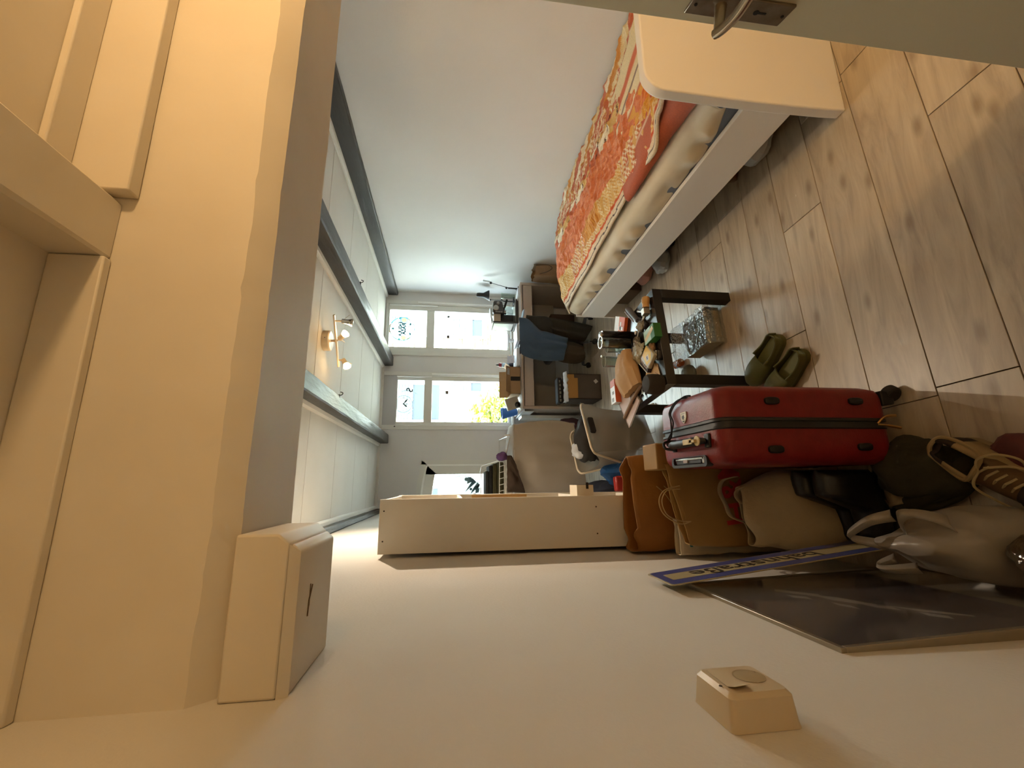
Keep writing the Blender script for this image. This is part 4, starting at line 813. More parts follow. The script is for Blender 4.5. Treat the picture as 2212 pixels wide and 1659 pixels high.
g = thing('orange_bottle', 'small orange-brown bottle lying under the table by the package', 'bottle', (.74, 2.48, .024)); m = MB(Matrix.Translation((.79, 2.475, .026)) @ Matrix.Rotation(R(95), 4, 'Z') @ Matrix.Rotation(R(90), 4, 'X')); m.xf = frame3((.755, 2.54, .026), (0, 0, 1), (1, 0, 0)); m.lathe([(.012, 0), (.025, .004), (.026, .03), (.026, .075), (.018, .09)], (0, 0, 0), 22); obj('body', m, mat('orange_amber', '9c4a22', .25), g, smooth=True); m = MB(frame3((.755, 2.54, .026), (0, 0, 1), (1, 0, 0))); m.lathe([(.0265, .03), (.0265, .052)], (0, 0, 0), 22, False, False); obj('label', m, mat('grey_label', '8f8076', .6), g, smooth=True)
m = MB(); crumple(m, (.645, 2.44, 0), (.062, .05, .042), 26, 16, .10, seed=5); o = obj('grey_stone', m, mat('grey_stone', '6f716b', .85, var=('5d605a', 12, .6), bump=(60, .5)), smooth=True, ang=60); tag(o, 'rounded grey stone on the floor under the table', 'stone')
crumb = mat('dark_crumb', '4b4038', .9); pale = mat('pale_scrap', 'd6d2c8', .7)
for x, y, r, c, lab in ((.93, 2.22, .010, pale, 'white scrap on the floor behind the right front table leg'), (1.26, 2.13, .009, pale, 'white scrap on the floor between bed and table'), (.83, 2.42, .006, crumb, 'dark crumb on the floor under the table'), (1.23, 1.50, .006, pale, 'white speck on the floor beside the footboard')):
    m = MB(); crumple(m, (x, y, 0), (r, r*.45, r*.3), 10, 6, .3, seed=x*9); o = obj('floor_scrap', m, c); tag(o, lab, 'scrap')

# ---------------------------------------------------------------- olive clogs
olive = mat('olive_foam', '5a5b32', .55, var=('53542c', 9, .4)); olive_in = mat('olive_insole', '6d7048', .6)
def clog(toe, heel, lab, grp):
    t, h_ = Vector((*toe, 0)), Vector((*heel, 0)); d = (t-h_); L = d.length; F = frame3((h_.x, h_.y, 0), d, (-d.y, d.x, 0)); g = thing('clog', lab, 'shoe', (h_.x, h_.y, 0), math.atan2(d.y, d.x), grp)
    W = lambda s: .036+.013*math.sin(math.pi*min(1, max(0, s))**1.25)-.016*max(0, s-.9)/.1*(1 if s > .9 else 0)+(0 if s > .08 else -.016*(1-s/.08))
    N_ = 22; K = 34
    sole = MB(F); rings = []
    S = [.001]+[(.015+.97*i/(K-1)) for i in range(K)]+[.999]
    for s in S: w_ = W(s)*(1 if .01 < s < .99 else .5); lift = .004*max(0, s-.75)*8*.5; rings.append([(s*L, -w_*.93, lift), (s*L, w_*.93, lift), (s*L, w_, .012+lift), (s*L, w_, .026), (s*L, -w_, .026), (s*L, -w_, .012+lift)])
    sole.loft(rings); obj('sole', sole, olive, g, smooth=True, ang=50)
    ins = MB(F); ins.grid(24, 8, lambda u, v: ((.03+.92*u)*L, (2*v-1)*W(.03+.92*u)*.86, .0265+.004*(2*v-1)**2)); obj('insole', ins, olive_in, g, smooth=True)
    up = MB(F)
    def wall(u, v):      # low rim round the heel, rising into the closed toe cap
        s = u; w_ = W(s); open_ = .56
        hgt = .030+.020*math.exp(-((s-.0)/.16)**2)+.016*max(0, min(1, (s-.25)/.3))
        return s, w_, hgt
    rings = []
    for i in range(K+1):
        s = .012+.976*i/K; w_ = W(s); cap_h = .066*math.sin(math.pi*min(1, max(.12, (1.0-s)*1.35+.16)))**.6 if s > .5 else .05
        ring = []
        for j in range(N_+1):
            q = j/N_*2-1                     # -1 .. 1 across the upper
            a = q*math.pi/2
            if s < .50:                      # open part: only side walls
                hgt = .052 if s < .06 else .040+.012*math.exp(-(s/.12)**2)+.028*max(0, (s-.26)/.24)**1.6
                lim = .62
                qq = max(lim, abs(q)); f = (1-qq)/(1-lim); ring.append((s*L, math.copysign(w_*(1+.04*math.sin(f*3.1))-.006*f, q if q else 1), .024+hgt*f*.75))
            else:
                f = math.cos(a)**.62; ring.append((s*L, w_*1.03*math.sin(a)*(1 if abs(q) < .98 else 1), .024+max(.004, cap_h-.012)*f))
        rings.append(ring)
    vs = [p for r in rings for p in r]; nn = N_+1; fs = []
    for i in range(K):
        s = .012+.976*(i+.5)/K
        for j in range(N_):
            q = (j+.5)/N_*2-1
            if s < .50 and abs(q) < .62: continue
            fs.append((i*nn+j, (i+1)*nn+j, (i+1)*nn+j+1, i*nn+j+1))
    up.add(vs, fs); o = obj('upper', up, olive, g, smooth=True, ang=80); q = o.modifiers.new('solid', 'SOLIDIFY'); q.thickness = .006; q.offset = 1
    heel_ = MB(F); heel_.tube([(.012*L+.002+.010*abs(a)/3, W(.05)*.98*a/3, .05) for a in range(-3, 4)], .004, 8); obj('heel_rim', heel_, olive, g, smooth=True)
clog((.468, 1.905), (.640, 1.695), 'olive green clog farther from the camera, beside the suitcase', 'pair of olive clogs')
clog((.375, 1.790), (.533, 1.578), 'olive green clog nearer the camera, beside the suitcase', 'pair of olive clogs')
def at(x, y, Y):
    """real-world point at depth Y on the sight line of a spot measured in the photograph"""
    c = Vector((-(y-829.5)/936.95, (x-1106)/936.95, 1)); d = rgt*c.x + dwn*c.y + fwd*c.z; return Vector((0, 0, 1.5)) + d*(Y/d.y)
# ---------------------------------------------------------------- on the desk
D = .7302
black = mat('matt_black', '19181a', .45); brushed = mat('brushed_steel', '9b958d', .3, .9); charcoal = mat('charcoal_plastic', '35312f', .4)
g = thing('espresso_machine', 'black and steel espresso machine with a round gauge on the desk', 'coffee machine', (2.0, 4.95, D))
m = MB(); m.box(1.85, 2.165, 4.80, 5.10, D, .762); obj('drip_tray', m, charcoal, g, bevel=.004)
m = MB(); m.box(1.853, 2.12, 4.81, 4.98, .7622, .768); obj('tray_grid', m, brushed, g, bevel=.001)
m = MB(); m.box(1.873, 2.03, 4.99, 5.09, .762, 1.02); obj('body', m, black, g, bevel=.004)
m = MB(); m.box(1.852, 1.872, 4.80, 5.09, .762, 1.035); fr = obj('side_panel', m, charcoal, g, bevel=.003)
m = MB(); m.box(1.8495, 1.852, 4.83, 5.06, .79, 1.02); obj('steel_cladding', m, mat('white_steel', 'd7d8d8', .3, .3), fr)
m = MB(); m.prism([(1.995, .902), (2.02, .892), (2.14, .915), (2.155, .93), (2.155, 1.012), (2.14, 1.025), (2.01, 1.032), (1.995, 1.02)], 4.86, 4.98, 'y'); hd = obj('head', m, charcoal, g, bevel=.006)
m = MB(); m.box(1.88, 1.994, 4.88, 4.99, .935, 1.018); obj('front_panel', m, mat('tan_steel', 'a8957f', .35, .6), g, bevel=.003)
MY = lambda x, z, y=4.86: frame3((x, y, z), (1, 0, 0), (0, 0, 1))
m = MB(MY(2.062, .993)); m.lathe([(.034, -.002), (.034, .01), (.029, .012)], (0, 0, 0), 28); gg = obj('gauge_bezel', m, brushed, hd, smooth=True, ang=40)
m = MB(MY(2.062, .993)); m.k = 0; m.lathe([(.028, .0125), (.028, .0128)], (0, 0, 0), 24); m.k = 1; m.box(-.001, .001, -.004, .02, .0129, .0134); m.box(-.018, -.012, .010, .013, .0129, .0133); m.box(.012, .018, .010, .013, .0129, .0133); obj('gauge_dial', m, [mat('dial_grey', 'a6aaa6', .4), black], hd)
m = MB(MY(2.122, .968)); m.lathe([(.019, 0), (.018, .012), (.014, .013), (.013, .022)], (0, 0, 0), 20); obj('knob', m, brushed, hd, smooth=True, ang=40)
for k in range(4): m = MB(); m.box(2.008, 2.018, 4.857, 4.86, .918+.022*k, .932+.022*k); obj('indicator', m, mat('indicator_white', 'd0cfcb', .4), hd)
m = MB(); m.tube(spl([(2.03, 4.91, .895), (2.06, 4.86, .893), (2.09, 4.80, .884), (2.13, 4.76, .872)], 5), [.010]*6+[.013]*9+[.014], 10); obj('portafilter_handle', m, black, g, smooth=True)
m = MB(); m.lathe([(.03, 0), (.032, .02), (.034, .022), (.034, .03)], (2.035, 4.92, .866), 20); obj('portafilter', m, chrome, g, smooth=True, ang=40)
m = MB(); m.box(2.055, 2.145, 4.99, 5.08, .765, .87); obj('water_tank', m, glassy('tank_plastic', 'e6efef', .12, .1, diff=.35, dcol='d5dddd'), g, bevel=.008)
m = MB(); m.tube([(2.135, 4.95, .768), (2.135, 4.95, .90)], .004, 8); m.tube([(2.005, 4.86, .89), (1.995, 4.84, .85)], .004, 8); obj('steam_wand', m, chrome, g, smooth=True)
m = MB(); m.prism([(1.90, 1.021), (2.0, 1.033), (2.07, 1.034), (2.10, 1.06), (1.96, 1.05), (1.9, 1.04)], 4.95, 5.05, 'y'); obj('lid', m, mat('pale_cover', 'c8d3d6', .3), g, bevel=.003)
# black desk lamp
g = thing('desk_lamp', 'black desk lamp with a bell-shaped shade between vase and espresso machine', 'lamp', (2.27, 5.1, D))
m = MB(); m.box(2.22, 2.31, 5.07, 5.15, D, .748); obj('base', m, black, g, bevel=.006)
m = MB(); m.tube([(2.262, 5.11, .748), (2.262, 5.11, .86), (2.268, 5.10, .90), (2.268, 5.10, 1.04)], [.008, .008, .005, .005], 8); st = obj('stem', m, black, g, smooth=True); m = MB(); m.tube([(2.268, 5.085, .897), (2.268, 5.115, .897)], .012, 10); m.tube([(2.265, 5.085, 1.04), (2.265, 5.115, 1.04)], .010, 10); obj('joint', m, black, st, smooth=True, ang=40)
m = MB(); m.lathe([(.066, 0), (.060, .02), (.030, .075), (.030, .13), (.026, .155), (.012, .162)], (2.318, 5.08, 1.055), 28, False, True); obj('shade', m, black, g, smooth=True, ang=50)
m = MB(); m.lathe([(.066, -.001), (.0665, .001), (.0655, .003)], (2.318, 5.08, 1.055), 28, False, False); obj('shade_rim', m, MATS['bright_white'], g)
# slim boom arm clamped at the desk corner
g = thing('boom_lamp', 'thin black jointed lamp arm with a small pale head by the right wall', 'lamp', (2.285, 4.78, D))
m = MB(); m.box(2.262, 2.302, 4.75, 4.81, D, .742); obj('clamp', m, black, g, bevel=.003)
m = MB(); m.tube([(2.285, 4.78, .74), (2.288, 4.78, .855)], .0095, 10); m.ball((2.289, 4.78, .875), .014); obj('post', m, black, g, smooth=True)
m = MB(); m.tube([(2.278, 4.775, .80), (2.289, 4.78, .84), (2.352, 4.80, 1.05)], .0038, 8); m.ball((2.354, 4.80, 1.06), .016); obj('arm', m, black, g, smooth=True)
m = MB(); m.tube([(2.366, 4.80, 1.07), (2.380, 4.80, 1.155)], [.011, .012], 12); obj('head', m, mat('pale_grey_head', 'c7ccd0', .4), g, smooth=True, ang=50)
m = MB(); m.tube(spl([(2.284, 4.775, .79), (2.25, 4.76, .745), (2.22, 4.77, .7345)], 5), .0022, 6); obj('cable', m, black, g)
g = thing('glass_vase', 'tall clear glass vase beside the desk lamp', 'vase', (2.262, 4.95, D)); m = MB(); m.lathe([(.026, .001), (.027, .02), (.031, .10), (.038, .19), (.036, .19), (.029, .10), (.024, .02), (.001, .012)], (2.262, 4.95, D), 26, True, False); obj('vessel', m, clear, g, smooth=True); m = MB(); m.tube([(2.262+.037*math.cos(a*.2618), 4.95+.037*math.sin(a*.2618), D+.19) for a in range(24)], .0016, 6, True); obj('rim', m, MATS['glass_rim'], g, smooth=True)
# papers
whitep = mat('white_paper', 'd9dce2', .6); 
def sheet_stack(lab, x, y, rz, lx, ly, n, z=D, nm='paper_stack', m_=None):
    g = thing(nm, lab, 'papers', (x, y, z), R(rz)); zz = z+.0005
    for k in range(n):
        t = .0035+.003*rnd.random(); m = MB(rotz(x+rnd.uniform(-.008, .008), y+rnd.uniform(-.008, .008), zz, rz+rnd.uniform(-7, 7))); m.box(-lx/2, lx/2, -ly/2, ly/2, 0, t); obj('sheet', m, m_ or whitep, g, bevel=.0005, seg=1); zz += t+.0004
    return zz
sheet_stack('flat stack of white papers at the right end of the desk', 2.20, 4.77, 8, .10, .17, 3)
sheet_stack('loose white papers on the desk behind the chair with the blue shirt', 1.68, 4.78, 5, .21, .23, 8)
sheet_stack('stack of printed white papers at the front edge of the desk, left of the chair', 1.42, 4.80, -6, .21, .25, 9)
o = obj('dark_notebook', MB(rotz(1.53, 4.76, D, 4)).box(-.10, .06, -.09, .09, .0005, .013), mat('dark_purple_cover', '2c1c33', .5), bevel=.002); o.location.z = .0; tag(o, 'dark purple notebook at the front edge of the desk beside the chair', 'notebook')
o = obj('printed_card', MB(frame3((1.415, 4.84, .83), (1, 0, 0), (0, .3, 1))).box(-.045, .045, -.05, .035, 0, .0012), mat('printed_white', 'd3d3dd', .6, var=('aeb0c0', 60, .6))); tag(o, 'upright white printed card standing on the desk papers', 'card')
m = MB(); m.tube([(1.70, 5.0, D), (1.70, 5.0, D+.03), (1.70, 5.0, D+.095)], [.03, .018, .026], 20); m.loft([[(1.70+a, 5.0+b, c) for a, b in sup(0, 0, .085*k, .035*k, 2.5, 24)] for k, c in ((.9, D+.093), (1, D+.10), (.96, D+.112))]); o = obj('white_stand', m, mat('glossy_white', 'd8dde2', .3), smooth=True, ang=50); tag(o, 'white T-shaped stand in front of the right window', 'stand')
g = thing('wooden_stamp', 'small wooden stamp with a round knob on the desk between the windows', 'stamp', (1.475, 5.0, D)); m = MB(); m.box(1.452, 1.50, 4.975, 5.025, D, D+.012); obj('block', m, mat('stamp_wood', 'b98c66', .5), g, bevel=.002); m = MB(); m.lathe([(.019, .012), (.018, .05), (.018, .06), (.034, .068), (.038, .08), (.034, .095), (.02, .10)], (1.478, 5.0, D), 22); obj('knob', m, MATS['stamp_wood'], g, smooth=True, ang=50)
g = thing('dropper_bottle', 'clear bottle with a red and black pointed cap on the desk', 'bottle', (1.385, 5.0, D)); m = MB(); m.lathe([(.026, .0), (.03, .01), (.03, .14), (.026, .175), (.024, .185)], (1.387, 5.0, D), 22); obj('body', m, glassy('bottle_clear', 'dfeaf0', .1, .05, diff=.25, dcol='a9c1cc'), g, smooth=True); m = MB(); m.lathe([(.031, .045), (.031, .10)], (1.387, 5.0, D), 22, False, False); obj('label', m, mat('dark_label', '2a2226', .5), g, smooth=True); m = MB(); m.lathe([(.026, .186), (.026, .215), (.022, .22)], (1.387, 5.0, D), 20); obj('collar', m, mat('cap_red', '8d2530', .4), g, smooth=True, ang=40); m = MB(); m.lathe([(.014, .221), (.010, .235), (.004, .255)], (1.387, 5.0, D), 16); obj('tip', m, black, g, smooth=True, ang=50)
# open cardboard box
card = mat('cardboard', 'a98a66', .75, var=('9c7d59', 5, .4), bump=(50, .06))
g = thing('cardboard_box', 'open cardboard box with a label and black tape on the desk', 'box', (1.145, 4.86, D)); x0, x1, y0, y1, zt = .985, 1.30, 4.74, 4.98, .845; t = .004
m = MB(); m.box(x0, x1, y0, y0+t, D, zt); m.box(x0, x1, y1-t, y1, D, zt); m.box(x0, x0+t, y0, y1, D, zt); m.box(x1-t, x1, y0, y1, D, zt); m.box(x0, x1, y0, y1, D, D+t); obj('carton', m, card, g)
for nm, q in (('flap', [(x0, y0, zt), (x1, y0, zt), (x1+.0, y0-.045, zt+.055), (x0+.02, y0-.05, zt+.06)]), ('flap', [(x0, y1, zt), (x1, y1, zt), (x1, y1+.02, zt+.10), (x0, y1+.02, zt+.10)]), ('flap', [(x1, y0, zt), (x1, y1, zt), (x1+.05, y1-.02, zt+.05), (x1+.05, y0+.02, zt+.05)]), ('flap', [(x0, y0, zt), (x0, y1, zt), (x0-.035, y1, zt+.03), (x0-.035, y0, zt+.03)])):
    m = MB(); m.add(q, [(0, 1, 2, 3)]); obj(nm, m, card, g, solid=t)
m = MB(); m.box(1.135, 1.185, y0-.0012, y0-.0002, D+.004, zt-.002); obj('tape', m, black, g)
m = MB(); m.prism([(1.205, .866), (1.275, .866), (1.275, .892), (1.205, .892)], 0, .0006, 'y'); m.v = [(a, y0-.0125-.82*(c-.86)-.0045, c) for a, b, c in m.v]; m = MB(); f0, f1 = Vector((x0+.01, y0-.0253, zt+.0275)), None
m.add([(1.20, y0-.0135, zt+.011), (1.275, y0-.0135, zt+.011), (1.275, y0-.038, zt+.041), (1.20, y0-.038, zt+.041)], [(0, 1, 2, 3)]); obj('address_label', m, mat('label_white', 'd0cfc9', .6, var=('9d9c9c', 90, .5)), g, solid=.0016)
g = carton('grey_carton', 'small tilted grey-beige card box by the left end of the desk', 'box', .90, 4.82, 0, .12, .05, .001, mat('grey_beige_card', 'a39a8d', .7), z=D); m = MB(frame3((.905, 4.80, D+.018), (.94, 0, .30), (-.30, 0, .94))); m.box(-.065, .065, .0, .15, -.03, .03); obj('carton_lid', m, MATS['grey_beige_card'], g, bevel=.002)
for k in (.05, .10): m = MB(frame3((.905, 4.80, D+.018), (.94, 0, .30), (-.30, 0, .94))); m.box(-.0652, .0652, k, k+.0015, .0298, .0304); obj('crease', m, mat('crease_grey', '8b8277', .8), g)
m = MB(frame3((.80, 4.98, D), (1, 0, .12), (0, 1, 0))); m.lathe([(.035, 0), (.045, .04), (.062, .15), (.066, .155), (.070, .185), (.066, .185), (.06, .15), (.042, .04), (.001, .01)], (.02, 0, .006), 28, True, False); o = obj('blue_tub', m, mat('blue_plastic', '3c73c9', .35), smooth=True, ang=50); tag(o, 'bright blue plastic tub at the left end of the desk', 'tub')
m = MB(); m.lathe([(.06, 0), (.068, .02), (.070, .16), (.066, .165)], (1.125, 5.12, D+.005), 28); o = obj('white_canister', m, mat('cream_white', 'd5cdbd', .4), smooth=True, ang=50); tag(o, 'off-white canister behind the open cardboard box', 'canister')
m = MB(); m.ball((.865, 4.76, D+.034), .034, 18, 12, (1, 1, .95)); o = obj('black_ball', m, mat('gloss_black_2', '131113', .15), smooth=True); tag(o, 'shiny black round object beside the small tilted box', 'ball')
m = MB(); m.box(.775, .799, 4.665, 5.2, .70, .7065); m.box(.770, .776, 4.665, 5.2, .60, .72); o = obj('white_board', m, MATS['glossy_white'], bevel=.001); tag(o, 'thin white board leaning on the left side of the desk', 'board')
m = MB(); m.box(.735, .768, 4.90, 5.12, .002, .70); o = obj('pale_panel', m, mat('pale_blue_white', 'cdd2d6', .4), bevel=.002); tag(o, 'pale upright panel standing left of the desk', 'panel')

# ---------------------------------------------------------------- swivel chair hung with clothes
CX, CY = 1.52, 4.42; plast = mat('grey_nylon', '4d5153', .5); upholst = mat('dark_upholstery', '2b2a29', .9)
g = thing('desk_chair', 'dark swivel desk chair draped with a blue shirt and jackets', 'chair', (CX, CY, 0), 0)
m = MB(); m.tube([(CX, CY, .07), (CX, CY, .40)], [.028, .022], 14); obj('column', m, plast, g, smooth=True, ang=40)
for k in range(5):
    a = R(90+72*k+18); e = Vector((CX+.27*math.cos(a), CY+.27*math.sin(a), .085)); m = MB(); m.tube([(CX, CY, .10), e], [.028, .016], 8); lg = obj('leg', m, plast, g, smooth=True)
    m = MB(rotz(e.x, e.y, 0, 72*k+30)); 
    for s_ in (-1, 1): m.xf = Matrix.Translation((e.x, e.y, .027)) @ Matrix.Rotation(a+.5, 4, 'Z') @ Matrix.Rotation(R(90), 4, 'Y'); m.lathe([(.012, s_*.012-.007), (.026, s_*.012-.006), (.027, s_*.012), (.026, s_*.012+.006), (.012, s_*.012+.007)], (0, 0, 0), 16)
    m.xf = Matrix.Identity(4); m.tube([(e.x, e.y, .03), (e.x, e.y, .085)], .008, 8); obj('caster', m, mat('caster_black', '121212', .4), lg, smooth=True, ang=40)
m = MB(); m.loft([[(CX+a, CY+.06+b, c) for a, b in sup(0, 0, .23*k, .22*k, 4, 36)] for k, c in ((.9, .405), (1, .42), (1, .455), (.92, .475), (.5, .482))]); obj('seat', m, upholst, g, smooth=True, ang=60)
m = MB(); m.prism(rr(1.35, 1.72, .46, .765, .08), 4.215, 4.255, 'y'); obj('backrest', m, upholst, g, bevel=.012); m = MB(); m.tube(spl([(CX, 4.36, .40), (CX, 4.28, .42), (CX, 4.262, .60)], 5), .02, 8); obj('back_arm', m, plast, g, smooth=True)
def cloth(nm, lab, cat_, left, right, Y, mt_, fold, bulge=.05, nu=40, nv=60, seed=0, fk=16, solid=.006):
    """hanging cloth: ruled between a left and a right outline (photo measurements at depth Y), with vertical folds"""
    Lp = spl([at(a, b, Y) for a, b in left], 10); Rp = spl([at(a, b, Y) for a, b in right], 10)
    def pick(P, t): k = t*(len(P)-1); i = min(int(k), len(P)-2); return P[i].lerp(P[i+1], k-i)
    def fn(u, v):
        p = pick(Lp, v).lerp(pick(Rp, v), u); q = math.sin(math.pi*u)
        d = bulge*q**.7*(.3+.7*min(1, v*3))+fold*(min(1, v*2.5))*(math.sin(u*fk+2.5*nz((u*2, v*1.5, seed)))+.8*nz((u*6, v*3, seed), 1.2, seed))
        return (p.x, p.y-d, p.z+.004*nz((u*9, v*9, seed)))
    m = MB(); m.grid(nu, nv, fn); o = obj(nm, m, mt_, smooth=True, ang=85, solid=solid); tag(o, lab, cat_); return o
denim = mat('blue_shirt_cotton', '3b5068', .9, var=('34475d', 8, .4), bump=(160, .15), sheen=.15); moss = mat('dark_moss_cotton', '37322a', .92, var=('2c2822', 7, .5), bump=(140, .15))
cloth('blue_shirt', 'blue cotton shirt hung over the back of the desk chair', 'shirt', [(1124, 762), (1137, 770), (1172, 779), (1216, 779)], [(1121, 686), (1142, 690), (1166, 713), (1180, 718), (1226, 731)], 4.17, denim, .010, .045, seed=2, fk=15)
m = MB(); m.grid(30, 6, lambda u, v: (1.335+.43*u, 4.165+.13*v, .792+.012*math.sin(3.14*v)+.004*math.sin(u*20)-.03*(1-math.sin(3.14*min(1, u*.9+.1)))**2)); o = obj('shirt_collar', m, mat('pale_blue_lining', '93a3b5', .8), bpy.data.objects['blue_shirt'], smooth=True, solid=.008)
m = MB(); m.ball((1.262, 4.15, .545), .018, 12, 8, (1, .8, .8)); obj('sleeve_tip', m, denim, bpy.data.objects['blue_shirt'], smooth=True)
cloth('dark_jacket', 'dark moss-brown jacket hanging from the right of the desk chair', 'jacket', [(1136, 686), (1165, 705), (1200, 726), (1240, 735), (1262, 738)], [(1137, 681), (1165, 684), (1193, 686), (1240, 694), (1280, 704)], 4.27, moss, .014, .05, seed=6, fk=11)
cloth('brown_trousers', 'brown trousers bundled over the chair seat below the shirt', 'trousers', [(1205, 780), (1222, 784), (1248, 785), (1262, 778)], [(1205, 735), (1222, 737), (1243, 742), (1258, 748)], 4.26, mat('brown_cotton', '453a2c', .9, var=('3a3126', 7, .5)), .012, .06, seed=9, fk=9)

# ---------------------------------------------------------------- under and beside the desk
g = thing('dark_crate', 'dark grey-brown lidless box with a yellow card sheet, under the desk', 'box', (.945, 4.22, 0)); dk = mat('dark_taupe_card', '544a44', .7, var=('4b423d', 5, .5)); x0, x1, y0, y1, zt = .815, 1.075, 4.13, 4.42, .345; t = .006
m = MB(); m.box(x0, x1, y0, y0+t, 0.001, zt); m.box(x0, x1, y1-t, y1, 0.001, zt); m.box(x0, x0+t, y0, y1, 0.001, zt); m.box(x1-t, x1, y0, y1, 0.001, zt); m.box(x0, x1, y0, y1, .001, .008); obj('carton', m, dk, g)
m = MB(); m.prism([(.826, .248), (1.03, .243), (1.03, .28), (1.068, .282), (1.066, .352), (.82, .352)], y0-.0035, y0-.0005, 'y'); obj('yellow_sheet', m, mat('ochre_card', 'a3793f', .7), g); m = MB(MY(1.0, .055, y0-.001) @ Matrix.Rotation(R(38), 4, 'Z')); m.box(-.018, .018, -.018, .018, 0, .0008); obj('sticker', m, mat('white_sticker', 'c2bfb8', .6), g)
m = MB(); m.grid(24, 10, lambda u, v: (x0-.03+.31*u, y0-.012+.10*v, .352+.028*math.sin(3.1*v)+.018*nz((u*9, v*4, 1)))); o = obj('white_liner', m, mat('white_bag', 'bfc2c8', .5), smooth=True, solid=.003); tag(o, 'white plastic liner hanging over the rim of the dark box', 'liner')
g = thing('keyboard', 'black keyboard-like gadget lying on top of the dark box', 'keyboard', (.93, 4.25, .38)); m = MB(rotz(.92, 4.27, .384, 3)); m.box(-.135, .135, -.05, .06, 0, .05); obj('body', m, black, g, bevel=.012)
for i in range(6): m = MB(rotz(.92, 4.27, .384, 3)); m.box(-.12+.04*i, -.095+.04*i, -.052, -.05, .012+.006*(i % 2), .03); obj('key', m, mat('key_grey', '7a7468', .4), g)
g = thing('blue_red_bags', 'red and blue packed bags on the floor left of the desk', 'bag', (.60, 4.75, 0))
m = MB(); crumple(m, (.60, 4.72, 0), (.10, .13, .16), 22, 14, .25, seed=4); obj('body', m, mat('dark_red_cloth', '5a2a31', .8, var=('2b2c38', 4, .9)), g, smooth=True, ang=30)
m = MB(); crumple(m, (2.335, 4.47, .0), (.075, .12, .25), 30, 22, .28, seed=12); rings = []
g = thing('brown_paper_bag', 'crumpled brown paper bag wedged between desk and right wall', 'paper bag', (2.32, 4.45, 0)); bagm = mat('brown_bag_paper', '8c6f4f', .75, var=('7b5f42', 6, .5), bump=(26, .4))
m = MB(); rings = []
for i in range(22):
    t = i/21; w_ = .085*(1-.12*t); ring = []
    for a, b in sup(2.325+.01*t, 4.46, w_, .13*(1-.25*t), 5, 40): d = .014*nz((a*9, b*9, t*4), 1, 7)+.010*crease((a*5, b*5, t*2), 1.6, 2)*t; ring.append((min(2.412, a+d), b+d, .002+.60*t*(1+.02*nz((a*20, b*20, 0)))+(.03*nz((a*22, b*22, 5)) if i > 19 else 0)))
    rings.append(ring)
m.loft(rings, True, False); obj('body', m, bagm, g, smooth=True, ang=35); m = MB(); m.tube(spl([(2.26, 4.325, .56), (2.29, 4.318, .47), (2.335, 4.316, .42), (2.37, 4.32, .47), (2.365, 4.335, .60)], 6), .0035, 6); obj('cord_handle', m, mat('dark_cord', '2f2620', .7), g, smooth=True)
o = obj('dark_carton', MB().box(1.75, 2.05, 4.95, 5.15, .001, .30), mat('dark_brown_carton', '4a3a30', .8), bevel=.003); tag(o, 'dark brown carton standing at the back under the desk', 'box')
m = MB(); crumple(m, (1.62, 3.75, 0), (.035, .05, .02), 14, 9, .3, seed=3); o = obj('pink_sock', m, mat('magenta_cloth', '8d1f4a', .9), smooth=True); tag(o, 'small magenta cloth on the floor beyond the bed end', 'cloth')

# ---------------------------------------------------------------- laundry hamper
tubew = mat('cream_tube', 'cbbda6', .4); mesh_m = glassy('milky_mesh', 'ffffff', .02, .4, diff=.62, dcol='a59a8a')
g = thing('laundry_hamper', 'folding laundry hamper with cream tube frame and translucent bag full of clothes', 'hamper', (.33, 3.05, 0), R(32))
A1, A2, B1, B2 = Vector((.565, 3.005, .58)), Vector((.189, 2.772, .58)), Vector((.381, 3.313, .58)), Vector((.056, 3.113, .58))
def ucurve(p, q, fp, fq): 
    e = (q-p).normalized()*.05; return spl([fp, p.lerp(fp, .12)], 2)[:-1] + spl([p.lerp(fp, .1), p.lerp(fp, .03)+e*.1, p+e*.9], 5)[:-1] + [p+e, q-e] + spl([q-e*.9, q.lerp(fq, .03)-e*.1, q.lerp(fq, .1)], 5)[1:] + [fq]
fl = lambda v: Vector((v.x, v.y, .006))
m = MB(); m.tube(ucurve(A1, A2, fl(B1), fl(B2)), .0075, 8); fr1 = obj('frame', m, tubew, g, smooth=True, ang=60)
m = MB(); m.tube(ucurve(B1, B2, fl(A1), fl(A2)), .0075, 8); obj('frame', m, tubew, g, smooth=True, ang=60)
m = MB(); m.tube([A2.lerp(fl(B2), .42), B2.lerp(fl(A2), .42)], .003, 6); obj('brace', m, tubew, fr1)
m = MB(); rings = []; ctr = (A1+A2+B1+B2)/4
for i in range(20):
    t = i/19; z = .575-.47*t; ring = []; k = 1-.16*t-.10*math.sin(math.pi*t)
    c4 = [A1, A2, B2, B1]
    for s in range(4):
        p, q = c4[s], c4[(s+1) % 4]
        for j in range(10):
            u = j/10; r0 = p.lerp(q, u); sag = .09*math.sin(math.pi*u)*(1-t)**3 if s in (1, 3) else 0
            d = Vector((r0.x-ctr.x, r0.y-ctr.y, 0)); bul = 1+.10*math.sin(math.pi*min(1, t*1.2))*math.sin(math.pi*u)+.03*nz((r0.x*9, r0.y*9, t*4))
            ring.append((ctr.x+d.x*k*bul, ctr.y+d.y*k*bul, z-sag))
    rings.append(ring)
m.loft(rings, False, True); obj('bag', m, mesh_m, g, smooth=True, ang=60)
m = MB(); ex = (A1-A2).normalized(); M_ = frame3(A2.lerp(A1, .52)+Vector((0, 0, -.045)), ex, Vector((0, 0, 1))); m.xf = M_; m.prism(rr(-.065, .065, -.018, .022, .012), -.004, .012); obj('handle_opening', m, mat('opening_dark', '201d1b', .9), g)
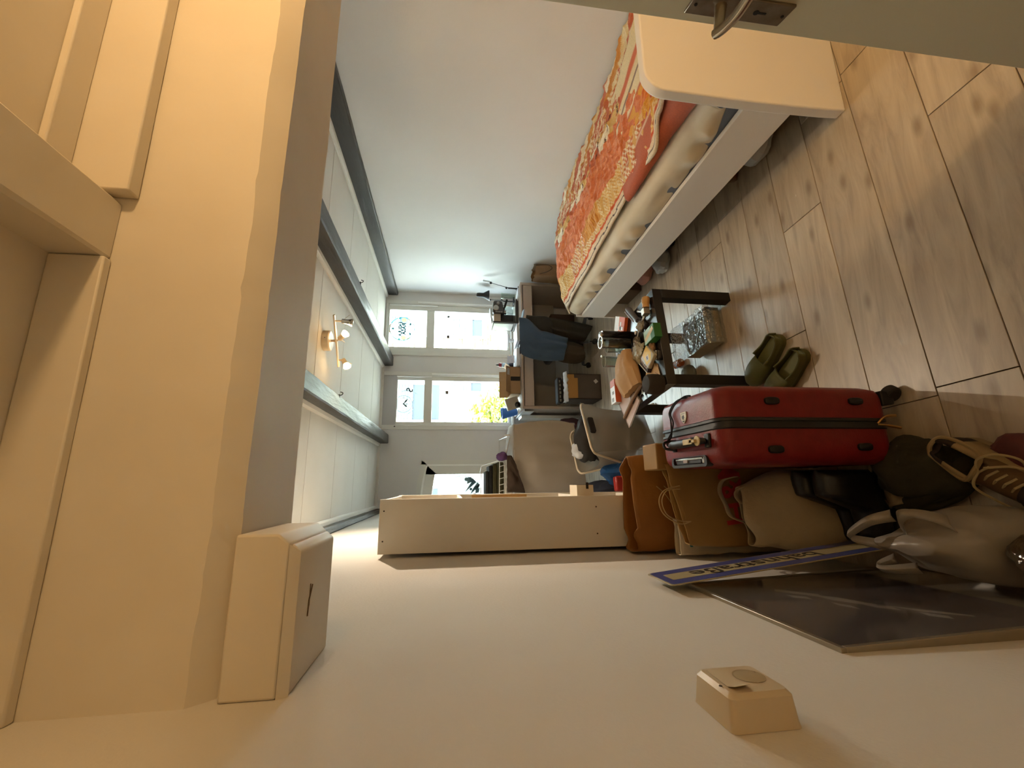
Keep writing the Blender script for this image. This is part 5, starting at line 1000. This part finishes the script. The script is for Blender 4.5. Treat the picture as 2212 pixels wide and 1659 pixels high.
for dx, dy, z0, r, c, lab in ((.04, .00, .10, (.13, .11, .10), '8f877c', 'pale grey-beige clothes at the bottom of the laundry hamper'), (-.07, .05, .25, (.11, .10, .09), '3b3531', 'dark brown clothes in the left of the laundry hamper'), (.05, .02, .28, (.13, .10, .09), '77706a', 'grey clothes in the middle of the laundry hamper'), (.02, .05, .42, (.16, .12, .085), '2a2827', 'black clothes heaped at the top of the laundry hamper'), (-.06, .09, .47, (.07, .06, .07), 'c2c5cc', 'white cloth showing at the top left of the laundry hamper')):
    m = MB(); crumple(m, (ctr.x+dx, ctr.y+dy, z0), r, 26, 16, .35, seed=z0*33, flat=False); o = obj('laundry', m, mat('laundry_'+c, c, .9), smooth=True, ang=60); tag(o, lab, 'clothes', 'laundry in the hamper')

# ---------------------------------------------------------------- wire rack with sheet behind the hamper
wirew = mat('white_wire', 'c9c9c7', .35)
g = thing('wire_rack', 'white wire clothes rack standing left of the desk under a draped sheet', 'rack', (.10, 3.85, 0))
for x in (-.22, .40):
    for y in (3.66, 4.08): m = MB(); m.tube([(x, y, 0), (x, y, 1.05)], .007, 8); obj('leg', m, wirew, g, smooth=True)
m = MB(); m.tube([(-.22, 3.66, 1.05), (.20, 3.66, 1.05), (.40, 3.66, 1.0), (.40, 4.08, 1.05), (-.22, 4.08, 1.05)], .005, 6, True); obj('rail', m, wirew, g, smooth=True)
m = MB(); m.tube([(.195, 3.66, 1.06), (.185, 3.66, 1.095), (-.22, 3.66, 1.10)], .004, 6); m.tube([(.195, 3.64, 1.035), (-.22, 3.64, 1.05)], .004, 6); obj('rail', m, wirew, g, smooth=True)
for k in range(9): x = -.20+.05*k; m = MB(); m.tube([(x, 3.64, 1.045), (x-.012, 3.655, 1.098)], .0028, 6); obj('rung', m, wirew, g, smooth=True)
m = MB(); m.tube([(.19, 3.66, 1.09), (.145, 3.75, 1.24), (.10, 4.02, 1.235), (.18, 4.08, 1.08)], .004, 6); obj('side_hoop', m, wirew, g, smooth=True)
m = MB(); m.tube([(.145, 3.75, 1.24), (-.22, 3.75, 1.25)], .004, 6); obj('rail', m, wirew, g, smooth=True)
for k in range(12): y = 3.68+.035*k; m = MB(); m.tube([(-.22, y, 1.052), (.19, y, 1.052)], .0025, 5); obj('wire', m, wirew, g)
for i, (c, z0, hh, x1, lab) in enumerate((('3d3a22', 1.058, .052, .178, 'olive folded garment lowest in the pile on the wire rack'), ('45422a', 1.112, .036, .165, 'second olive folded garment in the pile on the wire rack'), ('1b1b1d', 1.150, .030, .150, 'black folded garment in the middle of the pile on the wire rack'), ('252426', 1.182, .026, .105, 'black folded garment on top of the pile on the wire rack'))):
    m = MB(); m.box(-.21, x1, 3.70, 3.98, z0, z0+hh); o = obj('folded_garment', m, mat('garment_%d' % i, c, .9, var=('101010' if i > 1 else '34321d', 18, .5), aniso=(1, 1, 9)), bevel=.010, seg=3); tag(o, lab, 'clothes', 'folded pile on the wire rack')
sheet_b = mat('beige_drape', '9c948b', .75, var=('948b80', 3, .4), bump=(60, .06), sheen=.1)
cloth('draped_sheet', 'large grey-beige sheet draped over the wire rack left of the desk', 'sheet', [(1112, 1066), (1160, 1068), (1230, 1070), (1268, 1066)], [(1109, 918), (1150, 911), (1200, 909), (1236, 916)], 3.56, sheet_b, .020, .05, 90, 90, seed=14, fk=7)
m = MB(); m.grid(40, 10, lambda u, v: (-.12+.60*u, 3.55+.36*v, 1.005-.025*u+.018*math.sin(3.1*v)+.010*nz((u*6, v*4, 3))+.02*math.sin(8*u+2*v)*v)); obj('top_fold', m, sheet_b, bpy.data.objects['draped_sheet'], smooth=True, solid=.006)
m = MB(); m.grid(24, 30, lambda u, v: (.475+.02*math.sin(v*3.1)+.016*nz((u*5, v*4, 8))+.01*math.sin(u*14), 3.55+.40*u, .985-(.52+.1*u)*v)); obj('side_fold', m, mat('lavender_drape', '9d9aa6', .8), bpy.data.objects['draped_sheet'], smooth=True, solid=.006)
cloth('brown_garment', 'dark brown garment hanging from the wire rack beside the sheet', 'garment', [(1096, 1063), (1110, 1063), (1134, 1064)], [(1095, 985), (1104, 985), (1112, 1000)], 3.50, mat('dark_brown_wool', '3a2c22', .95, var=('2e241c', 8, .5)), .012, .03, 30, 24, seed=5, fk=9)
m = MB(); crumple(m, (.218, 3.60, 1.035), (.038, .05, .045), 20, 12, .25, seed=21); o = obj('purple_cloth', m, mat('purple_cotton', '5a3f6e', .9), smooth=True, ang=60); tag(o, 'small purple cloth on the corner of the wire rack', 'cloth')

# bags on the floor between bookcase and hamper
blue_t = mat('blue_tarp', '1f4f86', .4, var=('173b66', 6, .6), bump=(30, .6)); 
m = MB(); crumple(m, (.055, 2.98, 0), (.10, .10, .21), 26, 18, .3, seed=31); o = obj('blue_bag', m, blue_t, smooth=True, ang=30); tag(o, 'blue tarpaulin bag between the hamper and the bookcase', 'bag')
m = MB(); crumple(m, (-.09, 3.08, 0), (.12, .12, .27), 26, 18, .3, seed=37); o = obj('navy_bag', m, mat('navy_fabric', '171c2b', .85), smooth=True, ang=30); tag(o, 'dark navy bag behind the blue one near the bookcase', 'bag')
m = MB(rotz(-.012, 2.845, .0, 8)); m.box(-.05, .05, -.03, .03, .001, .415); o = obj('red_packet', m, mat('red_packet', 'a8281f', .4, var=('8d1f1b', 9, .5)), bevel=.012); tag(o, 'red packet standing beside the blue bag', 'packet')

# ---------------------------------------------------------------- bags along the left wall
def paperbag(nm, lab, cat_, x0, x1, y0, y1, h, mt_, seed, lean=(0, 0), amp=1.0, topw=.012, solid=.003, cutz=0):
    g = thing(nm, lab, cat_, ((x0+x1)/2, (y0+y1)/2, 0)); m = MB(); rings = []; K = 34; cx, cy = (x0+x1)/2, (y0+y1)/2
    for i in range(K+1):
        t = i/K; ring = []
        for a, b in sup(0, 0, (x1-x0)/2, (y1-y0)/2*(1-.45*t**1.5), 7, 64):
            d = amp*(.012*nz((a*6, b*6, t*3), 1, seed)+.011*crease((a*4+b*3, t*2.2, b*4), 1.7, seed)*(.3+.7*t))
            r_ = math.hypot(a, b)+1e-6; zz = h*t + (topw*nz((a*18, b*18, 2), 1, seed) if i > K-3 else 0)
            ring.append((max(XL+.008, cx+a+a/r_*d+lean[0]*t**1.5), cy+b+b/r_*d+lean[1]*t**1.5, .002+zz+cutz*a*t))
        rings.append(ring)
    m.loft(rings, True, False); obj('body', m, mt_, g, smooth=True, ang=22, solid=solid); return g
ginger = mat('ginger_kraft', '936022', .6, var=('7f4f1a', 5, .5), bump=(22, .35)); tan = mat('tan_kraft', '92713f', .7, var=('86652f', 6, .4), bump=(30, .12)); twine = mat('paper_twine', 'a98f64', .8)
g = paperbag('crinkled_paper_bag', 'crinkled ginger-brown paper bag standing at the foot of the bookcase', 'paper bag', -.285, .10, 1.845, 2.03, .70, ginger, 3, amp=1.35, topw=.03)
m = MB()
for z in (.60, .565): m.tube(spl([(-.02, 1.868-.01, z), (-.055, 1.852, z-.035), (-.12, 1.85, z-.075), (-.17, 1.85, z-.09)], 6), .0022, 6)
obj('cord_handle', m, twine, g, smooth=True)
g = paperbag('white_paper_bag', 'white paper bag with a teal stripe squeezed between two brown paper bags', 'paper bag', -.292, -.16, 1.755, 1.825, .56, mat('white_bag_paper', 'b5a88f', .6, bump=(20, .2)), 8, amp=.5)
m = MB(); m.add([(-.262, 1.7515, .515), (-.195, 1.7515, .535), (-.195, 1.7515, .547), (-.262, 1.7515, .527)], [(0, 1, 2, 3)]); obj('print', m, mat('teal_print', '2f6f73', .6), g, solid=.0012)
g = paperbag('lettered_paper_bag', 'tan paper bag with red lettering, in front of the crinkled bag', 'paper bag', -.262, .040, 1.665, 1.745, .60, tan, 15, amp=.8, lean=(.025, .0), cutz=.25)
redl = mat('red_letters', '9b1f1a', .6)
text('lettering', 'H&M', .13, frame3((-.035, 1.640, .385), (1, 0, .10), (.20, .04, 1)), redl, g, .0006, bold=.002)
m = MB()
for dz in (0, .012): m.tube(spl([(-.03+dz, 1.66, .598), (-.035, 1.655, .655+dz), (-.075, 1.652, .682+dz), (-.125, 1.655, .665+dz), (-.15-dz, 1.665, .61), (-.155, 1.67, .56)], 7), .0024, 6)
obj('cord_handle', m, twine, g, smooth=True)
m = MB(); m.box(.045, .155, 1.70, 1.83, .002, .665); o = obj('folded_kraft_bag', m, tan, bevel=.006); tag(o, 'folded flat kraft bag standing behind the suitcase', 'paper bag')
# cotton tote
cotton = mat('unbleached_cotton', 'a8987a', .9, var=('9c8b6c', 5, .4), bump=(60, .25), sheen=.2)
g = thing('tote_bag', 'slumped unbleached cotton tote bag next to the red suitcase', 'tote bag', (-.10, 1.54, 0)); m = MB(); rings = []; K = 44
for i in range(K+1):
    t = i/K; ring = []
    for a, b in sup(0, 0, .118+.03*math.sin(math.pi*min(1, t*1.1))-.015*t, (.075+.022*math.sin(math.pi*t*1.05))*(1-.62*t**3), 3, 80):
        d = .018*nz((a*4, b*4, t*2.6), 1, 44)+.016*(crease((a*3, b*3, t*2.2), 1.5, 41)-.3)*(.25+.75*t); r_ = math.hypot(a, b)
        p = Vector((-.102+a+a/r_*d-.035*t*t, 1.535+b+b/r_*d+.05*t*t, .002+.385*t*(1-.10*nz((a*11, b*11, 0), 1, 4)*t)+(.14*a*t)))
        ring.append(tuple(p))
    rings.append(ring)
m.loft(rings, True, False); obj('body', m, cotton, g, smooth=True, ang=75, solid=.003)
m = MB()
def strap(pts, w_=.011):
    P = spl(pts, 7); n_ = len(P)
    m.add([tuple(p + Vector((0, -w_*.35, w_))) for p in P] + [tuple(p - Vector((0, -w_*.35, w_))) for p in P], [(i, i+1, n_+i+1, n_+i) for i in range(n_-1)])
strap([(.015, 1.60, .39), (-.0, 1.615, .44), (-.04, 1.62, .455), (-.09, 1.615, .44), (-.135, 1.61, .425), (-.16, 1.60, .37)]); strap([(-.02, 1.555, .38), (-.035, 1.56, .42), (-.06, 1.565, .425), (-.085, 1.57, .40), (-.09, 1.575, .365)]); obj('strap', m, cotton, g, smooth=True, solid=.002)
# black ankle boots, toes to the wall
leather = mat('black_leather', '151517', .35, bump=(40, .2)); solem = mat('boot_sole', '0f0e0e', .7)
def boot(y, lab):
    g = thing('boot', lab, 'boot', (-.07, y, 0), 0, 'pair of black boots'); m = MB(); rings = []
    for i in range(27):
        t = i/26; x = .03-.25*t; hgt = .235-.135*max(0, min(1, (t-.34)/.20))**1.1-.025*max(0, t-.55)/.45-.035*max(0, (t-.88)/.12)**2; wd = (.042+.010*math.sin(math.pi*min(1, t*1.1)))*(1-.5*max(0, (t-.86)/.14)**2)*(1-.35*max(0, (.08-t)/.08))
        rings.append([(x+.003*nz((t*9, a*9, y)), y+a, .022+max(0, (b+1)/2*hgt-.0)+.006*nz((x*14, a*14, b), 1, 3)*(b > 0)) for a, b in [(q[0]*wd, q[1]) for q in sup(0, 0, 1, 1, 2.8, 28)]])
    m.loft(rings); obj('upper', m, leather, g, smooth=True, ang=80)
    m = MB(); m.prism([(x, y+s*w_) for s, seq in ((1, range(0, 15)), (-1, range(14, -1, -1))) for x, w_ in [(.032-.262*k/14, (.040+.012*math.sin(math.pi*min(1, k/14*1.1)))*(1-.6*max(0, (k/14-.85)/.15)**2)) for k in seq]], .001, .026); obj('sole', m, solem, g, bevel=.003)
    m = MB(); m.tube([(-.06, y-.03, .235), (-.055, y, .24), (-.06, y+.03, .235)], .004, 6); obj('pull_tab', m, leather, g)
boot(1.365, 'black ankle boot nearer the camera, toe to the left wall'); boot(1.462, 'black ankle boot behind its twin, next to the tote bag')
# olive jacket with cream canvas, trainer, white bag, clear bag
g = thing('cream_canvas_bag', 'flattened cream canvas bag on the floor between boots and olive jacket', 'bag', (.0, 1.27, 0)); m = MB(); m.grid(30, 24, lambda u, v: (-.10+.16*u+.03*v, 1.33-.12*v+.03*u, .02+.05*math.sin(math.pi*v)*(1-.3*u)+.012*nz((u*6, v*6, 2)))); obj('body', m, mat('cream_canvas', '7f735d', .9, bump=(90, .2)), g, smooth=True, ang=80, solid=.006); m = MB(); m.tube(spl([(.055, 1.345, .055), (.0, 1.335, .075), (-.06, 1.328, .06), (-.095, 1.322, .03)], 6), .006, 8); obj('hem', m, MATS['cream_canvas'], g, smooth=True)
olv = mat('olive_jacket_cotton', '2f2c1b', .92, var=('27251a', 7, .5), bump=(70, .2))
g = thing('olive_jacket', 'dark olive jacket crumpled on the floor in front of the boots', 'jacket', (.0, 1.18, 0)); m = MB(); crumple(m, (.03, 1.19, 0), (.095, .135, .055), 40, 24, .28, seed=61); obj('body', m, olv, g, smooth=True, ang=80); m = MB(); m.tube(spl([(-.085, 1.29, .03), (-.06, 1.20, .055), (-.02, 1.12, .06), (.03, 1.07, .045), (.05, 1.06, .02)], 6), [.024]*12+[.03]*10+[.026]*3, 14); obj('sleeve', m, olv, g, smooth=True)
m = MB(); m.tube(spl([(-.10, 1.30, .02), (-.085, 1.215, .025), (-.05, 1.12, .03), (.0, 1.065, .03), (.03, 1.05, .022)], 6), .018, 12); obj('waistband', m, mat('olive_rib', '38351f', .95), g, smooth=True)
g = thing('trainer', 'brown and cream trainer with white laces at the lower right, near the camera', 'shoe', (.03, 1.0, 0)); d = Vector((-.145, -.185, 0)); F = frame3((.095, 1.10, 0), d, (-d.y, d.x, 0)); L_ = .285; choco = mat('dark_brown_suede', '241a18', .8); creaml = mat('cream_leather', '8f7a56', .6); 
Wt = lambda s: .034+.014*math.sin(math.pi*s**.9)-.010*max(0, (.1-s)/.1)
m = MB(F); rings = []
for i in range(21): s = .002+.996*i/20; w_ = Wt(s)*(1 if 0 < i < 20 else .5); k = .012*max(0, s-.8)*2; rings.append([(s*L_, -w_*1.06, k), (s*L_, w_*1.06, k), (s*L_, w_*1.08, .018), (s*L_, w_, .03), (s*L_, -w_, .03), (s*L_, -w_*1.08, .018)])
m.loft(rings); obj('sole', m, mat('off_white_rubber', '85755a', .6), g, smooth=True, ang=50)
m = MB(F); rings = []; K = 30
for i in range(K+1):
    s = .012+.976*i/K; w_ = Wt(s)*.98; hh = .080-.032*max(0, min(1, (s-.42)/.35))-.028*max(0, (s-.78)/.22)**1.6
    rings.append([(s*L_, w_*math.cos(a)*(1 if s > .45 else 1), .028+hh*(max(0, math.sin(a))**.7 if s > .45 else min(1, max(0, math.sin(a))**.5*1.3)*(1 if abs(math.cos(a)) > .55 else .86))) for a in [math.pi*j/16 for j in range(17)]])
m.k = 0; vs = [p for r in rings for p in r]; fs = []; mi = []
for i in range(K):
    for j in range(16):
        s = (i+.5)/K
        if s < .42 and 4 < j < 11 and s > .07: continue
        fs.append((i*17+j, (i+1)*17+j, (i+1)*17+j+1, i*17+j+1)); mi.append(0 if s < .16 or (s > .74) else (1 if (3 <= j <= 12 and s > .42) else 2))
o0 = len(m.v); m.v += [tuple(F @ Vector(p)) for p in vs]; m.f += [list(f) for f in fs]; m.mi += mi
obj('upper', m, [choco, mat('brown_tongue', '5a4326', .7), creaml], g, smooth=True, ang=70, solid=.003)
m = MB(F)
for k in range(5): s = .47+.06*k; hh = .028+.082-.032*min(1, (s-.42)/.35)+.004; m.tube([(s*L_-.008, -.022, hh-.012), (s*L_, 0, hh+.001), (s*L_+.006, .022, hh-.012)], .0032, 6)
m.tube(spl([(.47*L_, .0, .113), (.44*L_, .035, .125), (.50*L_, .062, .105), (.60*L_, .066, .075), (.66*L_, .05, .07), (.60*L_, .045, .095), (.50*L_, .02, .118)], 6), .0034, 6); m.tube(spl([(.47*L_, .0, .113), (.50*L_, -.04, .11), (.62*L_, -.06, .07), (.75*L_, -.062, .05)], 6), .0034, 6)
obj('laces', m, mat('cream_lace', '9d8d69', .8), g, smooth=True); m = MB(F); m.tube(spl([(.03*L_, -.03, .10), (.015*L_, 0, .112), (.03*L_, .03, .10), (.2*L_, .042, .094), (.4*L_, .04, .105), (.45*L_, 0, .118), (.4*L_, -.04, .105), (.2*L_, -.042, .094)], 5), .006, 8, True); obj('collar', m, creaml, g, smooth=True)
m = MB(); crumple(m, (.055, .945, 0), (.05, .075, .03), 24, 14, .25, seed=71); o = obj('pink_dark_shoe', m, mat('pink_navy_cloth', '6d3230', .9, var=('241d22', 14, .9)), smooth=True, ang=70); tag(o, 'dull pink and dark cloth lump touching the trainer, bottom right of the photo', 'cloth')
m = MB(); crumple(m, (-.03, .90, 0), (.075, .075, .035), 26, 14, .25, seed=75); o = obj('grey_cloth', m, mat('grey_brown_cloth', '4d4436', .95, var=('3c352b', 9, .5)), smooth=True, ang=70); tag(o, 'grey-brown cloth lump under the white plastic bag near the trainer', 'cloth')
white_pl = glassy('white_carrier', 'ffffff', .05, .28, diff=.93, dcol='b3aca2', crinkle=(16, .35))
g = thing('white_carrier_bag', 'white plastic carrier bag with knotted handles in front of the picture frame', 'plastic bag', (-.17, 1.03, 0)); m = MB(); rings = []; K = 40
for i in range(K+1):
    t = i/K; ring = []
    for a, b in sup(0, 0, .075+.030*math.sin(math.pi*min(1, .15+t))-.052*t**2.2, .135-.055*t**1.6, 2.6, 64):
        d = .016*nz((a*5, b*5, t*3), 1, 81)+.012*(crease((a*4, b*4, t*1.6), 1.9, 83)-.3)*(.3+.9*t); r_ = math.hypot(a, b); ring.append((max(-.262+.0*t, -.185+a+a/r_*d+.012*t), 1.02+b+b/r_*d+.055*t*t, .002+.30*t+.012*nz((a*12, b*12, t))*t))
    rings.append(ring)
m.loft(rings, True, True); obj('body', m, white_pl, g, smooth=True, ang=80)
m = MB()
def loop(pts, w_):
    P = spl(pts, 7); n_ = len(P); vs = []
    for i, p in enumerate(P): k = w_*(.6+.5*abs(2*i/(n_-1)-1)); vs += [tuple(p + Vector((k, k*.4, 0))), tuple(p + Vector((0, 0, .007))), tuple(p - Vector((k, k*.4, 0)))]
    m.add(vs, [(3*i+a, 3*i+a+1, 3*i+a+4, 3*i+a+3) for i in range(n_-1) for a in (0, 1)])
loop([(-.185, 1.13, .27), (-.175, 1.165, .32), (-.165, 1.18, .345), (-.15, 1.165, .355), (-.115, 1.12, .335), (-.10, 1.09, .29)], .014); loop([(-.13, 1.07, .29), (-.10, 1.04, .325), (-.09, 1.02, .31), (-.10, 1.0, .27), (-.115, .985, .24)], .018); loop([(-.22, 1.14, .25), (-.24, 1.16, .29), (-.245, 1.13, .30), (-.235, 1.08, .25)], .012)
obj('handle', m, white_pl, g, smooth=True, solid=.0015)
g = thing('clear_bag', 'clear plastic bag of something brown in the lower right corner by the frame', 'plastic bag', (-.20, .83, 0)); m = MB(); crumple(m, (-.185, .83, 0), (.075, .10, .12), 30, 20, .22, seed=91); obj('film', m, glassy('brown_film', 'dcd2c2', .14, .12, diff=.3, dcol='8b7a62', crinkle=(24, .8)), g, smooth=True, ang=60); m = MB(); crumple(m, (-.185, .83, .004), (.06, .085, .10), 24, 16, .3, seed=92); obj('contents', m, mat('brown_contents', '7a552c', .6, var=('9b7440', 8, .7)), g, smooth=True, ang=50)
# framed dark photograph and enamel street sign leaning on the left wall
g = thing('picture_frame', 'thin silver frame with a dark black-and-white print, leaning on the left wall', 'picture', (-.28, 1.06, 0)); silver = mat('champagne_frame', '9f9685', .3, .7); FX = frame3((-.283, .789, .004), (0, 1, 0), (-.022, 0, .788)); FW, FH = .545, .785
m = MB(FX); bw = .012
for q in ((0, FW, 0, bw), (0, FW, FH-bw, FH), (0, bw, bw, FH-bw), (FW-bw, FW, bw, FH-bw)): mm = MB(FX); mm.box(q[0], q[1], q[2], q[3], -.018, .004); obj('frame_bar', mm, silver, g, bevel=.0015)
m = MB(FX); m.box(bw, FW-bw, bw, FH-bw, -.015, -.002); obj('mat_board', m, mat('warm_mat', 'cdc5b4', .6), g)
def photo_mat():
    m = bpy.data.materials.new('dark_print_photo'); m.use_nodes = True; nt = m.node_tree; b = nt.nodes['Principled BSDF']; N = nt.nodes.new; tc = N('ShaderNodeTexCoord'); n = N('ShaderNodeTexNoise'); n.inputs['Scale'].default_value = 3.2; n.inputs['Detail'].default_value = 2; nt.links.new(tc.outputs['Object'], n.inputs['Vector']); r = N('ShaderNodeValToRGB'); e = r.color_ramp.elements; e[0].position = .35; e[0].color = lin('6c6870'); e[1].position = .75; e[1].color = lin('8e8a92'); nt.links.new(n.outputs[0], r.inputs[0]); nt.links.new(r.outputs[0], b.inputs['Base Color']); b.inputs['Roughness'].default_value = .45; return m
m = MB(FX); m.box(.018, FW-.02, .20, FH-.016, -.0019, -.0012); ph = obj('photograph', m, photo_mat(), g)
m = MB(FX); m.k = 0
for pts in ([(.40, .60), (.42, .585), (.34, .52), (.31, .53)], [(.35, .545), (.30, .50), (.22, .47), (.21, .485), (.28, .53)], [(.30, .515), (.27, .50), (.13, .40), (.14, .415)], [(.24, .50), (.20, .49), (.17, .46), (.20, .455)], [(.36, .60), (.33, .60), (.30, .57), (.33, .565)], [(.21, .46), (.17, .42), (.10, .36), (.09, .365), (.15, .43)], [(.27, .55), (.23, .53), (.20, .535), (.24, .555)], [(.15, .44), (.11, .41), (.09, .42), (.12, .445)]): m.add([(a, b, -.0009) for a, b in pts], [tuple(range(len(pts)))])
obj('pale_figure', m, mat('faded_grey_print', 'd8d4d2', .5), ph)
m = MB(FX); m.box(bw, FW-bw, bw, FH-bw, .0015, .0025); obj('glazing', m, glassy('frame_glazing', 'ffffff', .02, .12), g)
g = thing('street_sign', 'blue and cream enamel street sign leaning on end against the left wall', 'sign', (-.24, 1.31, 0)); SX = frame3((-.195, 1.238, .004), (0, 1, .0), (-.090, -.0, .865)); navy = mat('enamel_blue', '3d4680', .3); creame = mat('enamel_cream', '9c9271', .35)
m = MB(SX); m.prism(rr(0, .162, 0, .88, .012), -.0015, .0015); obj('plate', m, creame, g, bevel=.0006)
m = MB(SX); m.prism(rr(.005, .157, .006, .874, .010), .0016, .0022); bl = obj('blue_field', m, navy, g); m = MB(SX); m.prism(rr(.045, .112, .03, .850, .003), .0023, .0027); obj('cream_band', m, creame, g)
text('lettering', 'bahnstraße', .088, SX @ Matrix.Translation((.078, .555, .0029)) @ Matrix.Rotation(R(90), 4, 'Z'), mat('enamel_black', '2b2824', .4), g, .0003, bold=.001, sx=1.12)

# ---------------------------------------------------------------- surface socket on the left wall
g = thing('wall_socket', 'white surface-mounted power socket with a taped-on paper tab on the left wall', 'socket', (XL, .63, 1.10)); sock = mat('ivory_socket', 'c4b59a', .35)
OX = frame3((XL+.0005, .580, 1.047), (0, 1, 0), (0, 0, 1)); W_, H_ = .094, .098
m = MB(OX); m.loft([[(a, b, c) for a, b in rr(k, W_-k, k, H_-k, .008, 4)] for k, c in ((0, 0), (.001, .006), (.004, .036), (.009, .042))]); bx = obj('housing', m, sock, g, smooth=True, ang=30)
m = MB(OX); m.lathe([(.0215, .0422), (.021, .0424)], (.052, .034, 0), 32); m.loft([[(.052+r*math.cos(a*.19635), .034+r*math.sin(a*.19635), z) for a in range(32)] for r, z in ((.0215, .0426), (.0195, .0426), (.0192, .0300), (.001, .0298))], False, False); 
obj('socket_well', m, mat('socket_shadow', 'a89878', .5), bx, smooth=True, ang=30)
m = MB(OX); m.tube([(.062, .017, .0425), (.062, .019, .030)], .0018, 6); obj('earth_pin', m, chrome, bx)
m = MB(OX); m.add([(.028, .058, .0424), (.080, .056, .0424), (.078, .082, .0430), (.026, .084, .0430), (.012, .060, .0500), (.012, .082, .0480)], [(0, 1, 2, 3), (4, 0, 3, 5)]); obj('paper_tab', m, mat('ivory_paper', 'c7baa0', .7), bx, solid=.0006)
m = MB(OX); m.lathe([(.0025, .0424), (.002, .0432)], (.030, .091, 0), 8); obj('screw', m, screw, bx)
